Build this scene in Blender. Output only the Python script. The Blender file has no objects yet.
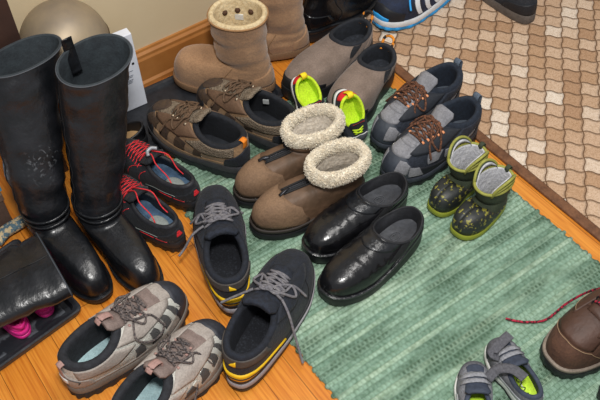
import bpy, bmesh, math, random
from mathutils import Vector, Matrix, noise
from mathutils.bvhtree import BVHTree
PI = math.pi
COL = bpy.context.scene.collection
random.seed(7)

# ------------------------------------------------------------------ materials
def lin(h):
    h = h.lstrip('#')
    c = [int(h[i:i + 2], 16) / 255 for i in (0, 2, 4)]
    return tuple((x / 12.92 if x <= .04045 else ((x + .055) / 1.055) ** 2.4) for x in c) + (1,)

MATS = {}
def mat(name, col, rough=.6, col2=None, scale=40, bump=.0, bscale=300, metal=0, spec=.5, coat=0, kind='noise', lo=.35, hi=.65, sheen=0, grain=None, scuff=None):
    if name in MATS: return MATS[name]
    m = bpy.data.materials.new(name); m.use_nodes = True
    nt = m.node_tree; N = nt.nodes; L = nt.links
    b = N['Principled BSDF']
    b.inputs['Roughness'].default_value = rough
    b.inputs['Metallic'].default_value = metal
    b.inputs['Specular IOR Level'].default_value = spec
    b.inputs['Coat Weight'].default_value = coat
    if sheen:
        b.inputs['Sheen Weight'].default_value = sheen
    b.inputs['Base Color'].default_value = lin(col)
    tc = N.new('ShaderNodeTexCoord')
    if col2:
        t = N.new('ShaderNodeTexNoise'); t.inputs['Scale'].default_value = scale; t.inputs['Detail'].default_value = 5
        L.new(tc.outputs['Object'], t.inputs['Vector'])
        r = N.new('ShaderNodeValToRGB')
        r.color_ramp.elements[0].position = lo; r.color_ramp.elements[1].position = hi
        r.color_ramp.elements[0].color = lin(col); r.color_ramp.elements[1].color = lin(col2)
        L.new(t.outputs['Fac'], r.inputs['Fac']); L.new(r.outputs['Color'], b.inputs['Base Color'])
    if grain is None: grain = .28 if (rough >= .7 and not metal) else 0
    src = b.inputs['Base Color'].links[0].from_socket if b.inputs['Base Color'].links else None
    def mixin(blend, fac, c2):
        nonlocal src
        x = N.new('ShaderNodeMix'); x.data_type = 'RGBA'; x.blend_type = blend
        if isinstance(fac, float): x.inputs[0].default_value = fac
        else: L.new(fac, x.inputs[0])
        if src is not None: L.new(src, x.inputs[6])
        else: x.inputs[6].default_value = lin(col)
        if isinstance(c2, tuple): x.inputs[7].default_value = c2
        else: L.new(c2, x.inputs[7])
        src = x.outputs[2]; L.new(src, b.inputs['Base Color'])
    if grain:
        g = N.new('ShaderNodeTexNoise'); g.inputs['Scale'].default_value = 300; g.inputs['Detail'].default_value = 3; L.new(tc.outputs['Object'], g.inputs['Vector'])
        gr = N.new('ShaderNodeValToRGB'); gr.color_ramp.elements[0].position = .36; gr.color_ramp.elements[1].position = .62
        gr.color_ramp.elements[0].color = (.45, .45, .45, 1); gr.color_ramp.elements[1].color = (1.25, 1.25, 1.25, 1)
        L.new(g.outputs['Fac'], gr.inputs['Fac']); mixin('MULTIPLY', grain, gr.outputs['Color'])
    if scuff:
        # worn pale marks gathered round one spot of the thing itself
        (sx, sy, sz), rad, sc_col, sscale = scuff
        vm = N.new('ShaderNodeVectorMath'); vm.operation = 'DISTANCE'; L.new(tc.outputs['Object'], vm.inputs[0]); vm.inputs[1].default_value = (sx, sy, sz)
        mr = N.new('ShaderNodeMapRange'); mr.inputs['From Min'].default_value = rad; mr.inputs['From Max'].default_value = rad * .3; L.new(vm.outputs['Value'], mr.inputs['Value'])
        sn = N.new('ShaderNodeTexNoise'); sn.inputs['Scale'].default_value = sscale; sn.inputs['Detail'].default_value = 5; sn.inputs['Distortion'].default_value = 1.5; L.new(tc.outputs['Object'], sn.inputs['Vector'])
        m2 = N.new('ShaderNodeMapRange'); m2.inputs['From Min'].default_value = .56; m2.inputs['From Max'].default_value = .68; L.new(sn.outputs['Fac'], m2.inputs['Value'])
        mu = N.new('ShaderNodeMath'); mu.operation = 'MULTIPLY'; L.new(mr.outputs[0], mu.inputs[0]); L.new(m2.outputs[0], mu.inputs[1]); mixin('MIX', mu.outputs[0], lin(sc_col))
    if bump:
        if kind == 'voronoi':
            t2 = N.new('ShaderNodeTexVoronoi'); o = t2.outputs['Distance']
        elif kind == 'weave':
            t2 = N.new('ShaderNodeTexBrick'); o = t2.outputs['Fac']
            t2.inputs['Mortar Size'].default_value = .25
        else:
            t2 = N.new('ShaderNodeTexNoise'); o = t2.outputs['Fac']; t2.inputs['Detail'].default_value = 3
        t2.inputs['Scale'].default_value = bscale * .38
        L.new(tc.outputs['Object'], t2.inputs['Vector'])
        bp = N.new('ShaderNodeBump'); bp.inputs['Strength'].default_value = min(1, bump * 1.6); bp.inputs['Distance'].default_value = .003
        L.new(o, bp.inputs['Height']); L.new(bp.outputs['Normal'], b.inputs['Normal'])
    MATS[name] = m
    return m

# ------------------------------------------------------------------ object helpers
def link(name, me, m, parent=None):
    o = bpy.data.objects.new(name, me); COL.objects.link(o)
    if m: me.materials.append(m)
    if parent is not None: o.parent = parent
    return o

def mesh_of(verts, faces, smooth=True, name='mesh'):
    me = bpy.data.meshes.new(name)
    me.from_pydata([tuple(v) for v in verts], [], faces)
    me.validate()
    bm = bmesh.new(); bm.from_mesh(me)
    bmesh.ops.recalc_face_normals(bm, faces=bm.faces)
    bm.to_mesh(me); bm.free()
    if smooth: me.shade_smooth()
    return me

class MB:
    """collects verts and faces for ONE mesh"""
    def __init__(s): s.v = []; s.f = []
    def add(s, v, f):
        b = len(s.v); s.v += [Vector(p) for p in v]; s.f += [tuple(b + i for i in q) for q in f]; return s
    def rings(s, rings, cap0=False, cap1=False, closed=True):
        n = len(rings[0]); v = [p for r in rings for p in r]; f = []
        for k in range(len(rings) - 1):
            for i in range(n if closed else n - 1):
                j = (i + 1) % n
                f.append((k * n + i, k * n + j, (k + 1) * n + j, (k + 1) * n + i))
        if cap0: f.append(tuple(range(n - 1, -1, -1)))
        if cap1: f.append(tuple((len(rings) - 1) * n + i for i in range(n)))
        return s.add(v, f)
    def tube(s, pts, r, n=6, taper=False):
        pts = [Vector(p) for p in pts]; rings = []
        up = Vector((0, 0, 1))
        m = len(pts)
        for i, p in enumerate(pts):
            t = (pts[min(i + 1, m - 1)] - pts[max(i - 1, 0)])
            t = t.normalized() if t.length > 1e-9 else Vector((1, 0, 0))
            a = up - t * up.dot(t)
            if a.length < .15: a = Vector((1, 0, 0)) - t * t.x
            a.normalize(); c = t.cross(a)
            rr = r(i / (m - 1)) if callable(r) else r
            rings.append([p + a * rr * math.cos(2 * PI * k / n) + c * rr * math.sin(2 * PI * k / n) for k in range(n)])
        return s.rings(rings, True, True)
    def ribbon(s, pts, ups, w, th, crown=0, k=5):
        """closed strip with thickness; pts centre line, ups normals, w width (number or list)"""
        pts = [Vector(p) for p in pts]; m = len(pts); top = []; bot = []
        rings = []
        for i, p in enumerate(pts):
            t = (pts[min(i + 1, m - 1)] - pts[max(i - 1, 0)]).normalized()
            u = Vector(ups[i] if isinstance(ups, list) else ups); u = (u - t * u.dot(t)).normalized()
            l = t.cross(u); ww = w[i] if isinstance(w, (list, tuple)) else w
            a = []; b = []
            for q in range(k):
                x = -1 + 2 * q / (k - 1)
                c = p + l * (x * ww / 2) - u * (crown * x * x)
                e = th / 2 * (1 - .45 * (abs(x) > .99))
                a.append(c + u * e); b.append(c - u * e)
            rings.append(a + b[::-1])
        return s.rings(rings, True, True)
    def box(s, c, d, rot=0):
        v = []
        for x in (-1, 1):
            for y in (-1, 1):
                for z in (-1, 1):
                    p = Vector((x * d[0] / 2, y * d[1] / 2, z * d[2] / 2)); p.rotate(Matrix.Rotation(rot, 3, 'Z')); v.append(p + Vector(c))
        return s.add(v, [(0, 1, 3, 2), (4, 6, 7, 5), (0, 4, 5, 1), (2, 3, 7, 6), (0, 2, 6, 4), (1, 5, 7, 3)])
    def lathe(s, prof, c=(0, 0, 0), n=32):
        c = Vector(c)
        return s.rings([[c + Vector((r * math.cos(2 * PI * k / n), r * math.sin(2 * PI * k / n), z)) for k in range(n)] for r, z in prof], True, True)
    def build(s, name, m, parent=None, smooth=True, bevel=0, shift=None):
        if shift is not None: s.v = [v + shift for v in s.v]
        o = link(name, mesh_of(s.v, s.f, smooth, name), m, parent)
        if bevel:
            bv = o.modifiers.new('bevel', 'BEVEL'); bv.width = bevel; bv.segments = 2; bv.limit_method = 'ANGLE'
        return o

def spline(pts, n=6):
    pts = [Vector(p) for p in pts]; out = []
    for i in range(len(pts) - 1):
        p0 = pts[max(i - 1, 0)]; p1 = pts[i]; p2 = pts[i + 1]; p3 = pts[min(i + 2, len(pts) - 1)]
        for k in range(n):
            t = k / n
            out.append(.5 * ((2 * p1) + (p2 - p0) * t + (2 * p0 - 5 * p1 + 4 * p2 - p3) * t * t + (3 * p1 - p0 - 3 * p2 + p3) * t ** 3))
    out.append(pts[-1]); return out

def sm(a, b, x):
    t = max(0., min(1., (x - a) / (b - a))); return t * t * (3 - 2 * t)
def lerp(a, b, t): return a + (b - a) * t
def knots(ks, t):
    if t <= ks[0][0]: return ks[0][1]
    for (a, x), (b, y) in zip(ks, ks[1:]):
        if t <= b:
            u = (t - a) / (b - a); return lerp(x, y, u * u * (3 - 2 * u) * .5 + u * .5)
    return ks[-1][1]

def thing(name, label, cat, loc=(0, 0, 0), rotz=0, group=None, rx=0, ry=0):
    o = bpy.data.objects.new(name, None); COL.objects.link(o)
    o.empty_display_size = .03
    o.rotation_mode = 'XYZ'
    o.location = loc
    o.rotation_euler = (Matrix.Rotation(rotz, 3, 'Z') @ Matrix.Rotation(ry, 3, 'Y') @ Matrix.Rotation(rx, 3, 'X')).to_euler('XYZ')
    o['label'] = label; o['category'] = cat
    if group: o['group'] = group
    return o

# ------------------------------------------------------------------ the footwear builder
NP = 64
class Shoe:
    """local frame: heel at x=0, toe at x=L, z up; side=+1 left shoe, -1 right shoe"""
    def __init__(s, root, L, W, side, h0=.03, h1=.02, spring=.012, xf=.55, xb=.02, wc=.62, zh=.075, zs=.06, zf=.095,
                 toeh=.045, kp=.45, kz=.12, bulge=.004, crease=None, blunt=.75, zins=.006, toew=1., puff=0):
        s.__dict__.update(locals()); s.root = root; s.shift = Vector((-L / 2, 0, 0)); s.tgt = []; s.shaft = None
        s.cl = (xf - xb) * L / 2; s.cx = (xf + xb) * L / 2
    def zb(s, t): return lerp(s.h0, s.h1, sm(.15, .62, t)) + s.spring * max(0, (t - .68) / .32) ** 2
    def zlow(s, t): return s.spring * max(0, (t - .68) / .32) ** 2
    def B(s, ph, e=0., z=None):
        t = (1 - math.cos(ph)) / 2; sn = math.sin(ph); l = abs(sn) ** s.blunt
        if sn >= 0: w = knots([(0, .80), (.25, .80), (.5, .88), (.72, 1.), (1, 1. * s.toew)], t)
        else: w = knots([(0, .80), (.22, .76), (.42, .70), (.7, .99), (1, 1. * s.toew)], t)
        y = math.copysign(l * w * (s.W / 2 + e), sn) - .05 * s.W * t ** 3
        x = s.L * t - e * math.cos(ph)
        return Vector((x, y * s.side, s.zb(t) if z is None else z))
    def C(s, ph, shrink=0., rz=0):
        c = math.cos(ph); sn = math.sin(ph); wc = s.wc * s.W / 2
        a = ((1 + c) / 2); b = ((1 - c) / 2)
        z = s.zs + (s.zh - s.zs) * a ** 2.2 + (s.zf - s.zs) * b ** 2.2 + rz
        y = math.copysign(abs(sn) ** .85, sn) * (wc - shrink) * (1 - .08 * a)
        return Vector((s.cx - (s.cl - shrink) * c, (y - .02 * s.W * b) * s.side, z))
    def out(s, fn, ph):
        d = fn(ph + .02) - fn(ph - .02); n = Vector((d.y, -d.x, 0))
        if n.length < 1e-9: n = Vector((-math.cos(ph), math.sin(ph) * s.side, 0))
        n.normalize()
        if n.dot(Vector((-math.cos(ph), math.sin(ph) * s.side, 0))) < 0: n = -n
        return n
    def S0(s, ph, v):
        B = s.B(ph); C = s.C(ph); b = (1 - math.cos(ph)) / 2; wf = sm(.42, .9, b)
        o = s.out(s.B, ph); h = C.z - B.z
        p1 = (B + o * s.bulge + Vector((0, 0, .42 * h))) * (1 - wf) + (B + o * .004 + Vector((0, 0, s.toeh * 1.3))) * wf
        d = B - C; d.z = 0
        p2 = (C + o * s.bulge * .6 - Vector((0, 0, .36 * h))) * (1 - wf) + (C + d * s.kp - Vector((0, 0, s.kz * h))) * wf
        u = 1 - v
        return B * u ** 3 + p1 * 3 * u * u * v + p2 * 3 * u * v * v + C * v ** 3
    def S(s, ph, v, off=0.):
        p = s.S0(ph, v)
        if off == 0 and not s.crease: return p
        e = .012
        a = s.S0(ph + e, v) - s.S0(ph - e, v)
        v0, v1 = max(0, v - e), min(1, v + e)
        b = s.S0(ph, v1) - s.S0(ph, v0)
        n = a.cross(b)
        if n.length < 1e-12: n = Vector((0, 0, 1))
        n.normalize()
        if n.dot(p - Vector((min(max(p.x, .1 * s.L), .85 * s.L), 0, .015))) < 0: n = -n
        k = 0
        if s.crease: k = s.crease(p, p.x / s.L, v)
        return p + n * (off + k)
    def build(s, mb, name, m, parent=None, **k):
        return mb.build(name, m, parent or s.root, shift=s.shift, **k)
    # ---- parts
    def sole(s, name, m, f0=0, f1=1, e=.003, lug=0, lugn=40, lip=0., t0=0, t1=1, label=None):
        n = 96; rings = []
        for f, k in ((f0, -.004), (f0, 0), (f0 + .15 * (f1 - f0), .0012), (f0 + .85 * (f1 - f0), .0012), (f1, 0), (f1, -.004)):
            r = []
            for i in range(n):
                ph = 2 * PI * i / n; t = (1 - math.cos(ph)) / 2
                g = lug * (1 if math.sin(lugn * ph / 2) > 0 else 0) if f < f1 * .9 else 0
                p = s.B(ph, e + k - g)
                p.z = lerp(s.zlow(t), s.zb(t) + lip, f)
                r.append(p)
            rings.append(r)
        mb = MB(); mb.rings(rings)
        # flat caps as bands across the width
        for ring in (rings[0], rings[-1]):
            q = len(ring); v = ring; f = []
            for i in range(q // 2):
                a, b2, c, d = i, i + 1, (q - i - 1) % q, (q - i) % q
                f.append(tuple(dict.fromkeys((a, b2, c, d))))
            mb.add(v, [x for x in f if len(x) > 2])
        o = s.build(mb, name, m)
        bm = bmesh.new(); bm.from_mesh(o.data); bmesh.ops.remove_doubles(bm, verts=bm.verts, dist=1e-6); bmesh.ops.recalc_face_normals(bm, faces=bm.faces); bm.to_mesh(o.data); bm.free(); o.data.shade_smooth()
        md = o.modifiers.new('edge', 'EDGE_SPLIT'); md.split_angle = .9
        if label: o['label'] = label
        return o
    def upper(s, m, shaft=None, nv=20, wrinkle=0, wscale=30, name='upper'):
        """shaft: loops (z, x centre, half length, half width, y offset) above the ankle collar"""
        rings = [[s.S(2 * PI * i / NP, v / nv) for i in range(NP)] for v in range(nv + 1)]
        s.rimf = s.C
        if shaft:
            base = []
            for i in range(NP):
                ph = 2 * PI * i / NP; col = [rings[-2][i], rings[-1][i]] + [s.loop(l, ph) for l in shaft]
                base.append(spline(col[1:], 5)[1:])
            for k in range(len(base[0])): rings.append([base[i][k] for i in range(NP)])
            last = shaft[-1]
            s.rimf = lambda ph, shrink=0., rz=0, l=last: s.loop((l[0] + rz, l[1], l[2] - shrink, l[3] - shrink, l[4]) + tuple(l[5:]), ph)
            s.shaft = shaft
        if wrinkle:
            for k, r in enumerate(rings):
                if k < 4: continue
                amp = wrinkle * sm(4, 9, k) * (1 if k < len(rings) - 3 else .35)
                for i, p in enumerate(r):
                    c = Vector((s.cx, p.y * .2, p.z)); d = (p - c); d.z = 0
                    if d.length > 1e-6:
                        q = Vector((p.x * wscale * .55, p.y * wscale * .55, p.z * wscale * 1.9))
                        r[i] = p + d.normalized() * amp * noise.noise(q + Vector((s.side * 3.1, s.L * 7, 0)))
        mb = MB(); mb.rings(rings); s.rings_ = rings
        s.tgt.append((mb.v[:], mb.f[:]))
        return s.build(mb, name, m)
    def loop(s, l, ph):
        z, cx, a, b, yo = l[:5]; zt = l[5] if len(l) > 5 else 0
        c = math.cos(ph); sn = math.sin(ph)
        return Vector((cx - a * c, (math.copysign(abs(sn) ** .9, sn) * b) * s.side + yo, z + zt * c))
    def lining(s, m, r=.004, depth=None, lip=0, name='lining', fx=.06, fw=.8):
        """rolled rim, inner wall down to the insole (or to depth below the rim)"""
        rings = []
        K = 6
        for k in range(K + 1):
            th = PI * k / K
            rr = [];
            for i in range(NP):
                ph = 2 * PI * i / NP
                rr.append(s.rimf(ph, shrink=r * (1 - math.cos(th)) - .0006 * (k == 0), rz=r * math.sin(th) + lip))
            rings.append(rr)
        xa = .045 * s.L; xe = min(s.xf * s.L + fx * s.L, .9 * s.L)
        def F(ph):
            c = math.cos(ph); x = (xa + xe) / 2 - (xe - xa) / 2 * c; t = x / s.L
            ph2 = math.acos(1 - 2 * min(max(t, 0), 1)); e = s.B(ph2 if math.sin(ph) >= 0 else -ph2)
            sn = abs(math.sin(ph)) ** .6
            return Vector((x, e.y * fw * min(1, sn * 1.15 + .0), s.zb(t) + s.zins))
        s.F = F
        if s.shaft:
            for l in reversed(s.shaft[:-1]):
                l2 = (l[0], l[1], l[2] - 2 * r, l[3] - 2 * r) + tuple(l[4:])
                rings.append([s.loop(l2, 2 * PI * i / NP) for i in range(NP)])
            rings.append([s.C(2 * PI * i / NP, shrink=2 * r) for i in range(NP)])
        top = rings[-1]
        for k in range(1, 7):
            u = k / 6; rr = []
            for i in range(NP):
                a = top[i]; b = F(2 * PI * i / NP); mid = Vector((lerp(a.x, b.x, .75), lerp(a.y, b.y, .85), lerp(a.z, b.z, .45)))
                rr.append(a * (1 - u) ** 2 + mid * 2 * u * (1 - u) + b * u * u)
            rings.append(rr)
        mb = MB(); mb.rings(rings)
        return s.build(mb, name, m)
    def insole(s, m, name='insole'):
        rows = []
        for i in range(0, NP // 2 + 1):
            ph = 2 * PI * i / NP; a = s.F(ph); b = s.F(-ph)
            rows.append([a.lerp(b, k / 6) + Vector((0, 0, -.002 * math.sin(PI * k / 6) * math.sin(ph))) for k in range(7)])
        mb = MB(); mb.rings(rows, closed=False)
        lo = [[p - Vector((0, 0, .003)) for p in r] for r in rows]
        mb.rings(lo, closed=False)
        return s.build(mb, name, m)
    def patch(s, name, m, pts, off=.0013, nu=14, nv=8, both=False, rev=False, parent=None, one=False):
        if both: return [s.patch(name, m, pts, off, nu, nv, False, q, parent) for q in (False, True)][0]
        """pts: list of (phi, v0, v1); surface overlay between the two v limits. both -> also mirrored in the same mesh"""
        mb = MB()
        for sg in ((1, -1) if both else ((-1,) if rev else (1,))):
            rows = []
            for iu in range(nu + 1):
                f = iu / nu * (len(pts) - 1); k = min(int(f), len(pts) - 2); u = f - k
                ph = lerp(pts[k][0], pts[k + 1][0], u) * sg; v0 = lerp(pts[k][1], pts[k + 1][1], u); v1 = lerp(pts[k][2], pts[k + 1][2], u)
                rows.append([(ph, lerp(v0, v1, j / nv)) for j in range(nv + 1)])
            grid = [[s.S(a, b, off) for a, b in r] for r in rows]
            mb.rings(grid, closed=False)
            edge = [rows[0][j] for j in range(nv + 1)] + [rows[i][nv] for i in range(1, nu + 1)] + [rows[nu][j] for j in range(nv - 1, -1, -1)] + [rows[i][0] for i in range(nu - 1, 0, -1)]
            mb.rings([[s.S(a, b, off) for a, b in edge], [s.S(a, b, -.0008) for a, b in edge]])
        s.tgt.append((mb.v[:], mb.f[:]))
        bmv = mb
        o = s.build(bmv, name, m, parent)
        bm = bmesh.new(); bm.from_mesh(o.data); bmesh.ops.remove_doubles(bm, verts=bm.verts, dist=1e-6); bmesh.ops.recalc_face_normals(bm, faces=bm.faces); bm.to_mesh(o.data); bm.free(); o.data.shade_smooth()
        return o
    def quad(s, name, m, q, off=.0013, n=8, both=False, rev=False, parent=None):
        """overlay given by four (phi,v) corners"""
        (a, b, c, d) = q; pts = None
        mb = MB()
        for sg in ((1, -1) if both else ((-1,) if rev else (1,))):
            rows = []
            for i in range(n + 1):
                u = i / n; p = (lerp(a[0], b[0], u), lerp(a[1], b[1], u)); r = (lerp(d[0], c[0], u), lerp(d[1], c[1], u))
                rows.append([(sg * lerp(p[0], r[0], j / n), lerp(p[1], r[1], j / n)) for j in range(n + 1)])
            mb.rings([[s.S(x, y, off) for x, y in r] for r in rows], closed=False)
            edge = rows[0][:] + [rows[i][n] for i in range(1, n + 1)] + rows[n][-2::-1] + [rows[i][0] for i in range(n - 1, 0, -1)]
            mb.rings([[s.S(x, y, off) for x, y in edge], [s.S(x, y, -.0008) for x, y in edge]])
        s.tgt.append((mb.v[:], mb.f[:]))
        return s.build(mb, name, m, parent)
    def seam(s, name, m, pts, r=.0007, both=False, off=.0008):
        if both: return [s.seam(name, m, [(q * a, b) for a, b in pts], r, False, off) for q in (1, -1)][0]
        mb = MB()
        for sg in (1, -1) if both else (1,):
            P = []
            for (a, b), (c, d) in zip(pts, pts[1:]):
                for k in range(8): P.append(s.S(sg * lerp(a, c, k / 8), lerp(b, d, k / 8), off))
            P.append(s.S(sg * pts[-1][0], pts[-1][1], off))
            mb.tube(P, r, 5)
        return s.build(mb, name, m)
    def top(s, x, y, lift=0.):
        best = None
        if not hasattr(s, '_bvh') or s._nb != len(s.tgt):
            V = []; F = []
            for v, f in s.tgt:
                b = len(V); V += [Vector(p) for p in v]; F += [tuple(b + i for i in q) for q in f]
            s._bvh = BVHTree.FromPolygons(V, F); s._nb = len(s.tgt)
        h = s._bvh.ray_cast(Vector((x, y, .6)), Vector((0, 0, -1)))
        z = h[0].z if h[0] is not None else s.zf * .6
        return Vector((x, y, z + lift))
    def tongue(s, m, v0=.5, ext=.03, w=.045, th=.007, back=.35, crown=.004, name='tongue', lift=.002, wt=1.25):
        P = [s.S(PI, lerp(v0, 1, k / 6), lift) for k in range(7)]
        d = (P[-1] - P[-3]).normalized(); d = (d + Vector((-back * .2, 0, back))).normalized()
        for k in range(1, 5): P.append(P[6] + d * ext * k / 4 + Vector((-.004 * (k / 4) ** 2, 0, 0)))
        ups = []
        for i in range(len(P)):
            t = (P[min(i + 1, len(P) - 1)] - P[max(i - 1, 0)]).normalized(); ups.append(Vector((t.z, 0, -t.x)) if t.x < 0 else Vector((-t.z, 0, t.x)))
        ups = [u if u.z > 0 or u.x > 0 else -u for u in ups]
        n = len(P); ws = [w * lerp(.8, wt, i / (n - 1)) * (1 if i < n - 1 else .72) for i in range(n)]
        mb = MB(); mb.ribbon(P, ups, ws, th, crown, 7); s.tgt.append((mb.v[:], mb.f[:]))
        s.tip = P[-1]; s.tdir = d
        return s.build(mb, name, m)
    def laces(s, m, n=5, xs=(.74, .57), d=(.014, .019), r=.0021, style='cross', lift=.002, name='lace', flat=False, bow=True, ends=None, loops=1., endlen=.07):
        mb = MB(); rows = []
        for i in range(n):
            u = i / (n - 1); rows.append((lerp(xs[0], xs[1], u) * s.L, lerp(d[0], d[1], u)))
        def strand(a, b, lf):
            P = [s.top(lerp(a[0], b[0], k / 8), lerp(a[1], b[1], k / 8), lf + .002 * math.sin(PI * k / 8)) for k in range(9)]
            mb.tube(P, r, 6)
        for i in range(n):
            x, y = rows[i]
            if style == 'bars' or i == 0: strand((x, -y), (x, y), lift)
            if style == 'cross' and i < n - 1:
                x2, y2 = rows[i + 1]
                strand((x, -y), (x2, y2), lift); strand((x, y), (x2, -y2), lift + r)
            if style == 'bars' and i < n - 1:
                x2, y2 = rows[i + 1]; strand((x, -y), (x2, y2), lift + r * .5)
        if bow:
            x0 = rows[-1][0] + .004; k = s.top(x0, 0, lift + r * 2)
            mb.tube(spline([k + Vector((0, -.006, 0)), k + Vector((.004, 0, .003)), k + Vector((0, .006, 0))], 4), r * 1.6, 6)
            for sg in (1, -1):
                l = .045 * loops
                P = [k, s.top(x0 + .006, sg * l * .5, .010), s.top(x0 + .022, sg * l * .85, .006), s.top(x0 + .034, sg * l * .6, .005), s.top(x0 + .02, sg * l * .25, .006), k]
                mb.tube(spline(P, 7), r, 6)
                P = [k, s.top(x0 - .002, sg * .016, .008), s.top(x0 + .018, sg * .026, .004), s.top(x0 + .03 + endlen * .25, sg * .032, .003)]
                e = s.top(min(x0 + .03 + endlen * .5, s.L * .95), sg * (s.W * .5 + .0), .004); P.append(e)
                mb.tube(spline(P, 7), r, 6)
        for e in (ends or []):
            mb.tube(spline(e, 8), r, 6)
        return s.build(mb, name, m)
    def eyelets(s, m, n=5, xs=(.74, .57), d=(.016, .022), size=.004, parent=None, name='eyelet', lift=.001, hook=False):
        for i in range(n):
            u = i / (n - 1); x, y = lerp(xs[0], xs[1], u) * s.L, lerp(d[0], d[1], u)
            for sg in (1, -1):
                p = s.top(x, sg * y, lift); mb = MB()
                if hook:
                    mb.ribbon([p + Vector((0, sg * k * size * .9, .0012 * (1 - k * k) - .35 * abs(k * size) * (sg * k > 0))) for k in (-1, -.4, .3, 1)], Vector((0, 0, 1)), size * 1.3, .0018, .0004, 5)
                else:
                    mb.rings([[p + Vector((rr * math.cos(a), rr * math.sin(a) , z)) for a in [2 * PI * q / 10 for q in range(10)]] for rr, z in ((size, -.002), (size, .0008), (size * .75, .0016), (size * .45, .001), (size * .4, -.001))], True, True)
                s.build(mb, name, m, parent)
    def pull_tab(s, m, w=.014, h=.02, name='pull_tab', th=.0022, low=.02, loopx=.006):
        z = s.rimf(0).z; x = s.rimf(0).x; yo = s.rimf(0).y
        P = [s.S(0, max(.2, 1 - low / max(.03, s.zh - s.h0)), .002)] if not s.shaft else [Vector((x - .003, yo, z - low))]
        P += [Vector((x - loopx, yo, z)), Vector((x - loopx, yo, z + h * .7)), Vector((x, yo, z + h)), Vector((x + loopx, yo, z + h * .7)), Vector((x + loopx, yo, z)), Vector((x + loopx + .001, yo, z - low))]
        Q = spline(P, 5); ups = []
        for i in range(len(Q)):
            t = (Q[min(i + 1, len(Q) - 1)] - Q[max(0, i - 1)]).normalized(); ups.append(Vector((-t.z, 0, t.x)))
        mb = MB(); mb.ribbon(Q, ups, w, th, 0, 4); return s.build(mb, name, m)

def text_mesh(body, size, m, name, parent, mw, ext=.0004):
    cu = bpy.data.curves.new('t', 'FONT'); cu.body = body; cu.size = size; cu.extrude = ext; cu.align_x = 'CENTER'; cu.align_y = 'CENTER'
    o = bpy.data.objects.new('t', cu); COL.objects.link(o)
    dg = bpy.context.evaluated_depsgraph_get(); me = bpy.data.meshes.new_from_object(o.evaluated_get(dg))
    bpy.data.objects.remove(o); me.name = name
    r = link(name, me, None, parent); me.materials.clear(); me.materials.append(m)
    r.matrix_local = mw
    return r

# ------------------------------------------------------------------ palette
leather = mat('black_leather', '#121315', .28, '#1d1f23', 60, .25, 420, spec=.55)
leather2 = mat('black_boot_leather', '#0e1013', .30, '#1b1c20', 30, .22, 260, spec=.6)
brightleather = mat('polished_black_leather', '#0c0c0e', .25, '#141417', 40, .2, 220, spec=.6)
rubber = mat('black_rubber', '#16171a', .55, bump=.15, bscale=200)
darkrubber = mat('charcoal_rubber', '#23252a', .6, bump=.2, bscale=250)
blackfab = mat('black_fabric', '#101318', .85, '#191c23', 120, .4, 700, sheen=.06)
navyfab = mat('navy_fabric', '#11151d', .8, '#191f2b', 90, .4, 700, sheen=.05)
blackins = mat('dark_insole', '#1b1f27', .8, '#353b45', 160, .3, 500, lo=.5, hi=.75)

def put(L, W, hx, hy, ang):
    """centre of a shoe whose heel point and heading are known"""
    return hx + L / 2 * math.cos(ang), hy + L / 2 * math.sin(ang)

def shoe_root(name, label, group, L, heel, ang, z=0, rx=0, ry=0, cat='shoe'):
    a = math.radians(ang)
    x, y = heel[0] + L / 2 * math.cos(a), heel[1] + L / 2 * math.sin(a)
    return thing(name, label, cat, (x, y, z), a, group, math.radians(rx), math.radians(ry))

RUG = .0075
# ================================================================== SETTING
def structure(name, mb, m, **k):
    o = mb.build(name, m, None, smooth=False, **k); o['kind'] = 'structure'; o['label'] = k.get('label', name.replace('_', ' ')); return o

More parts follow.
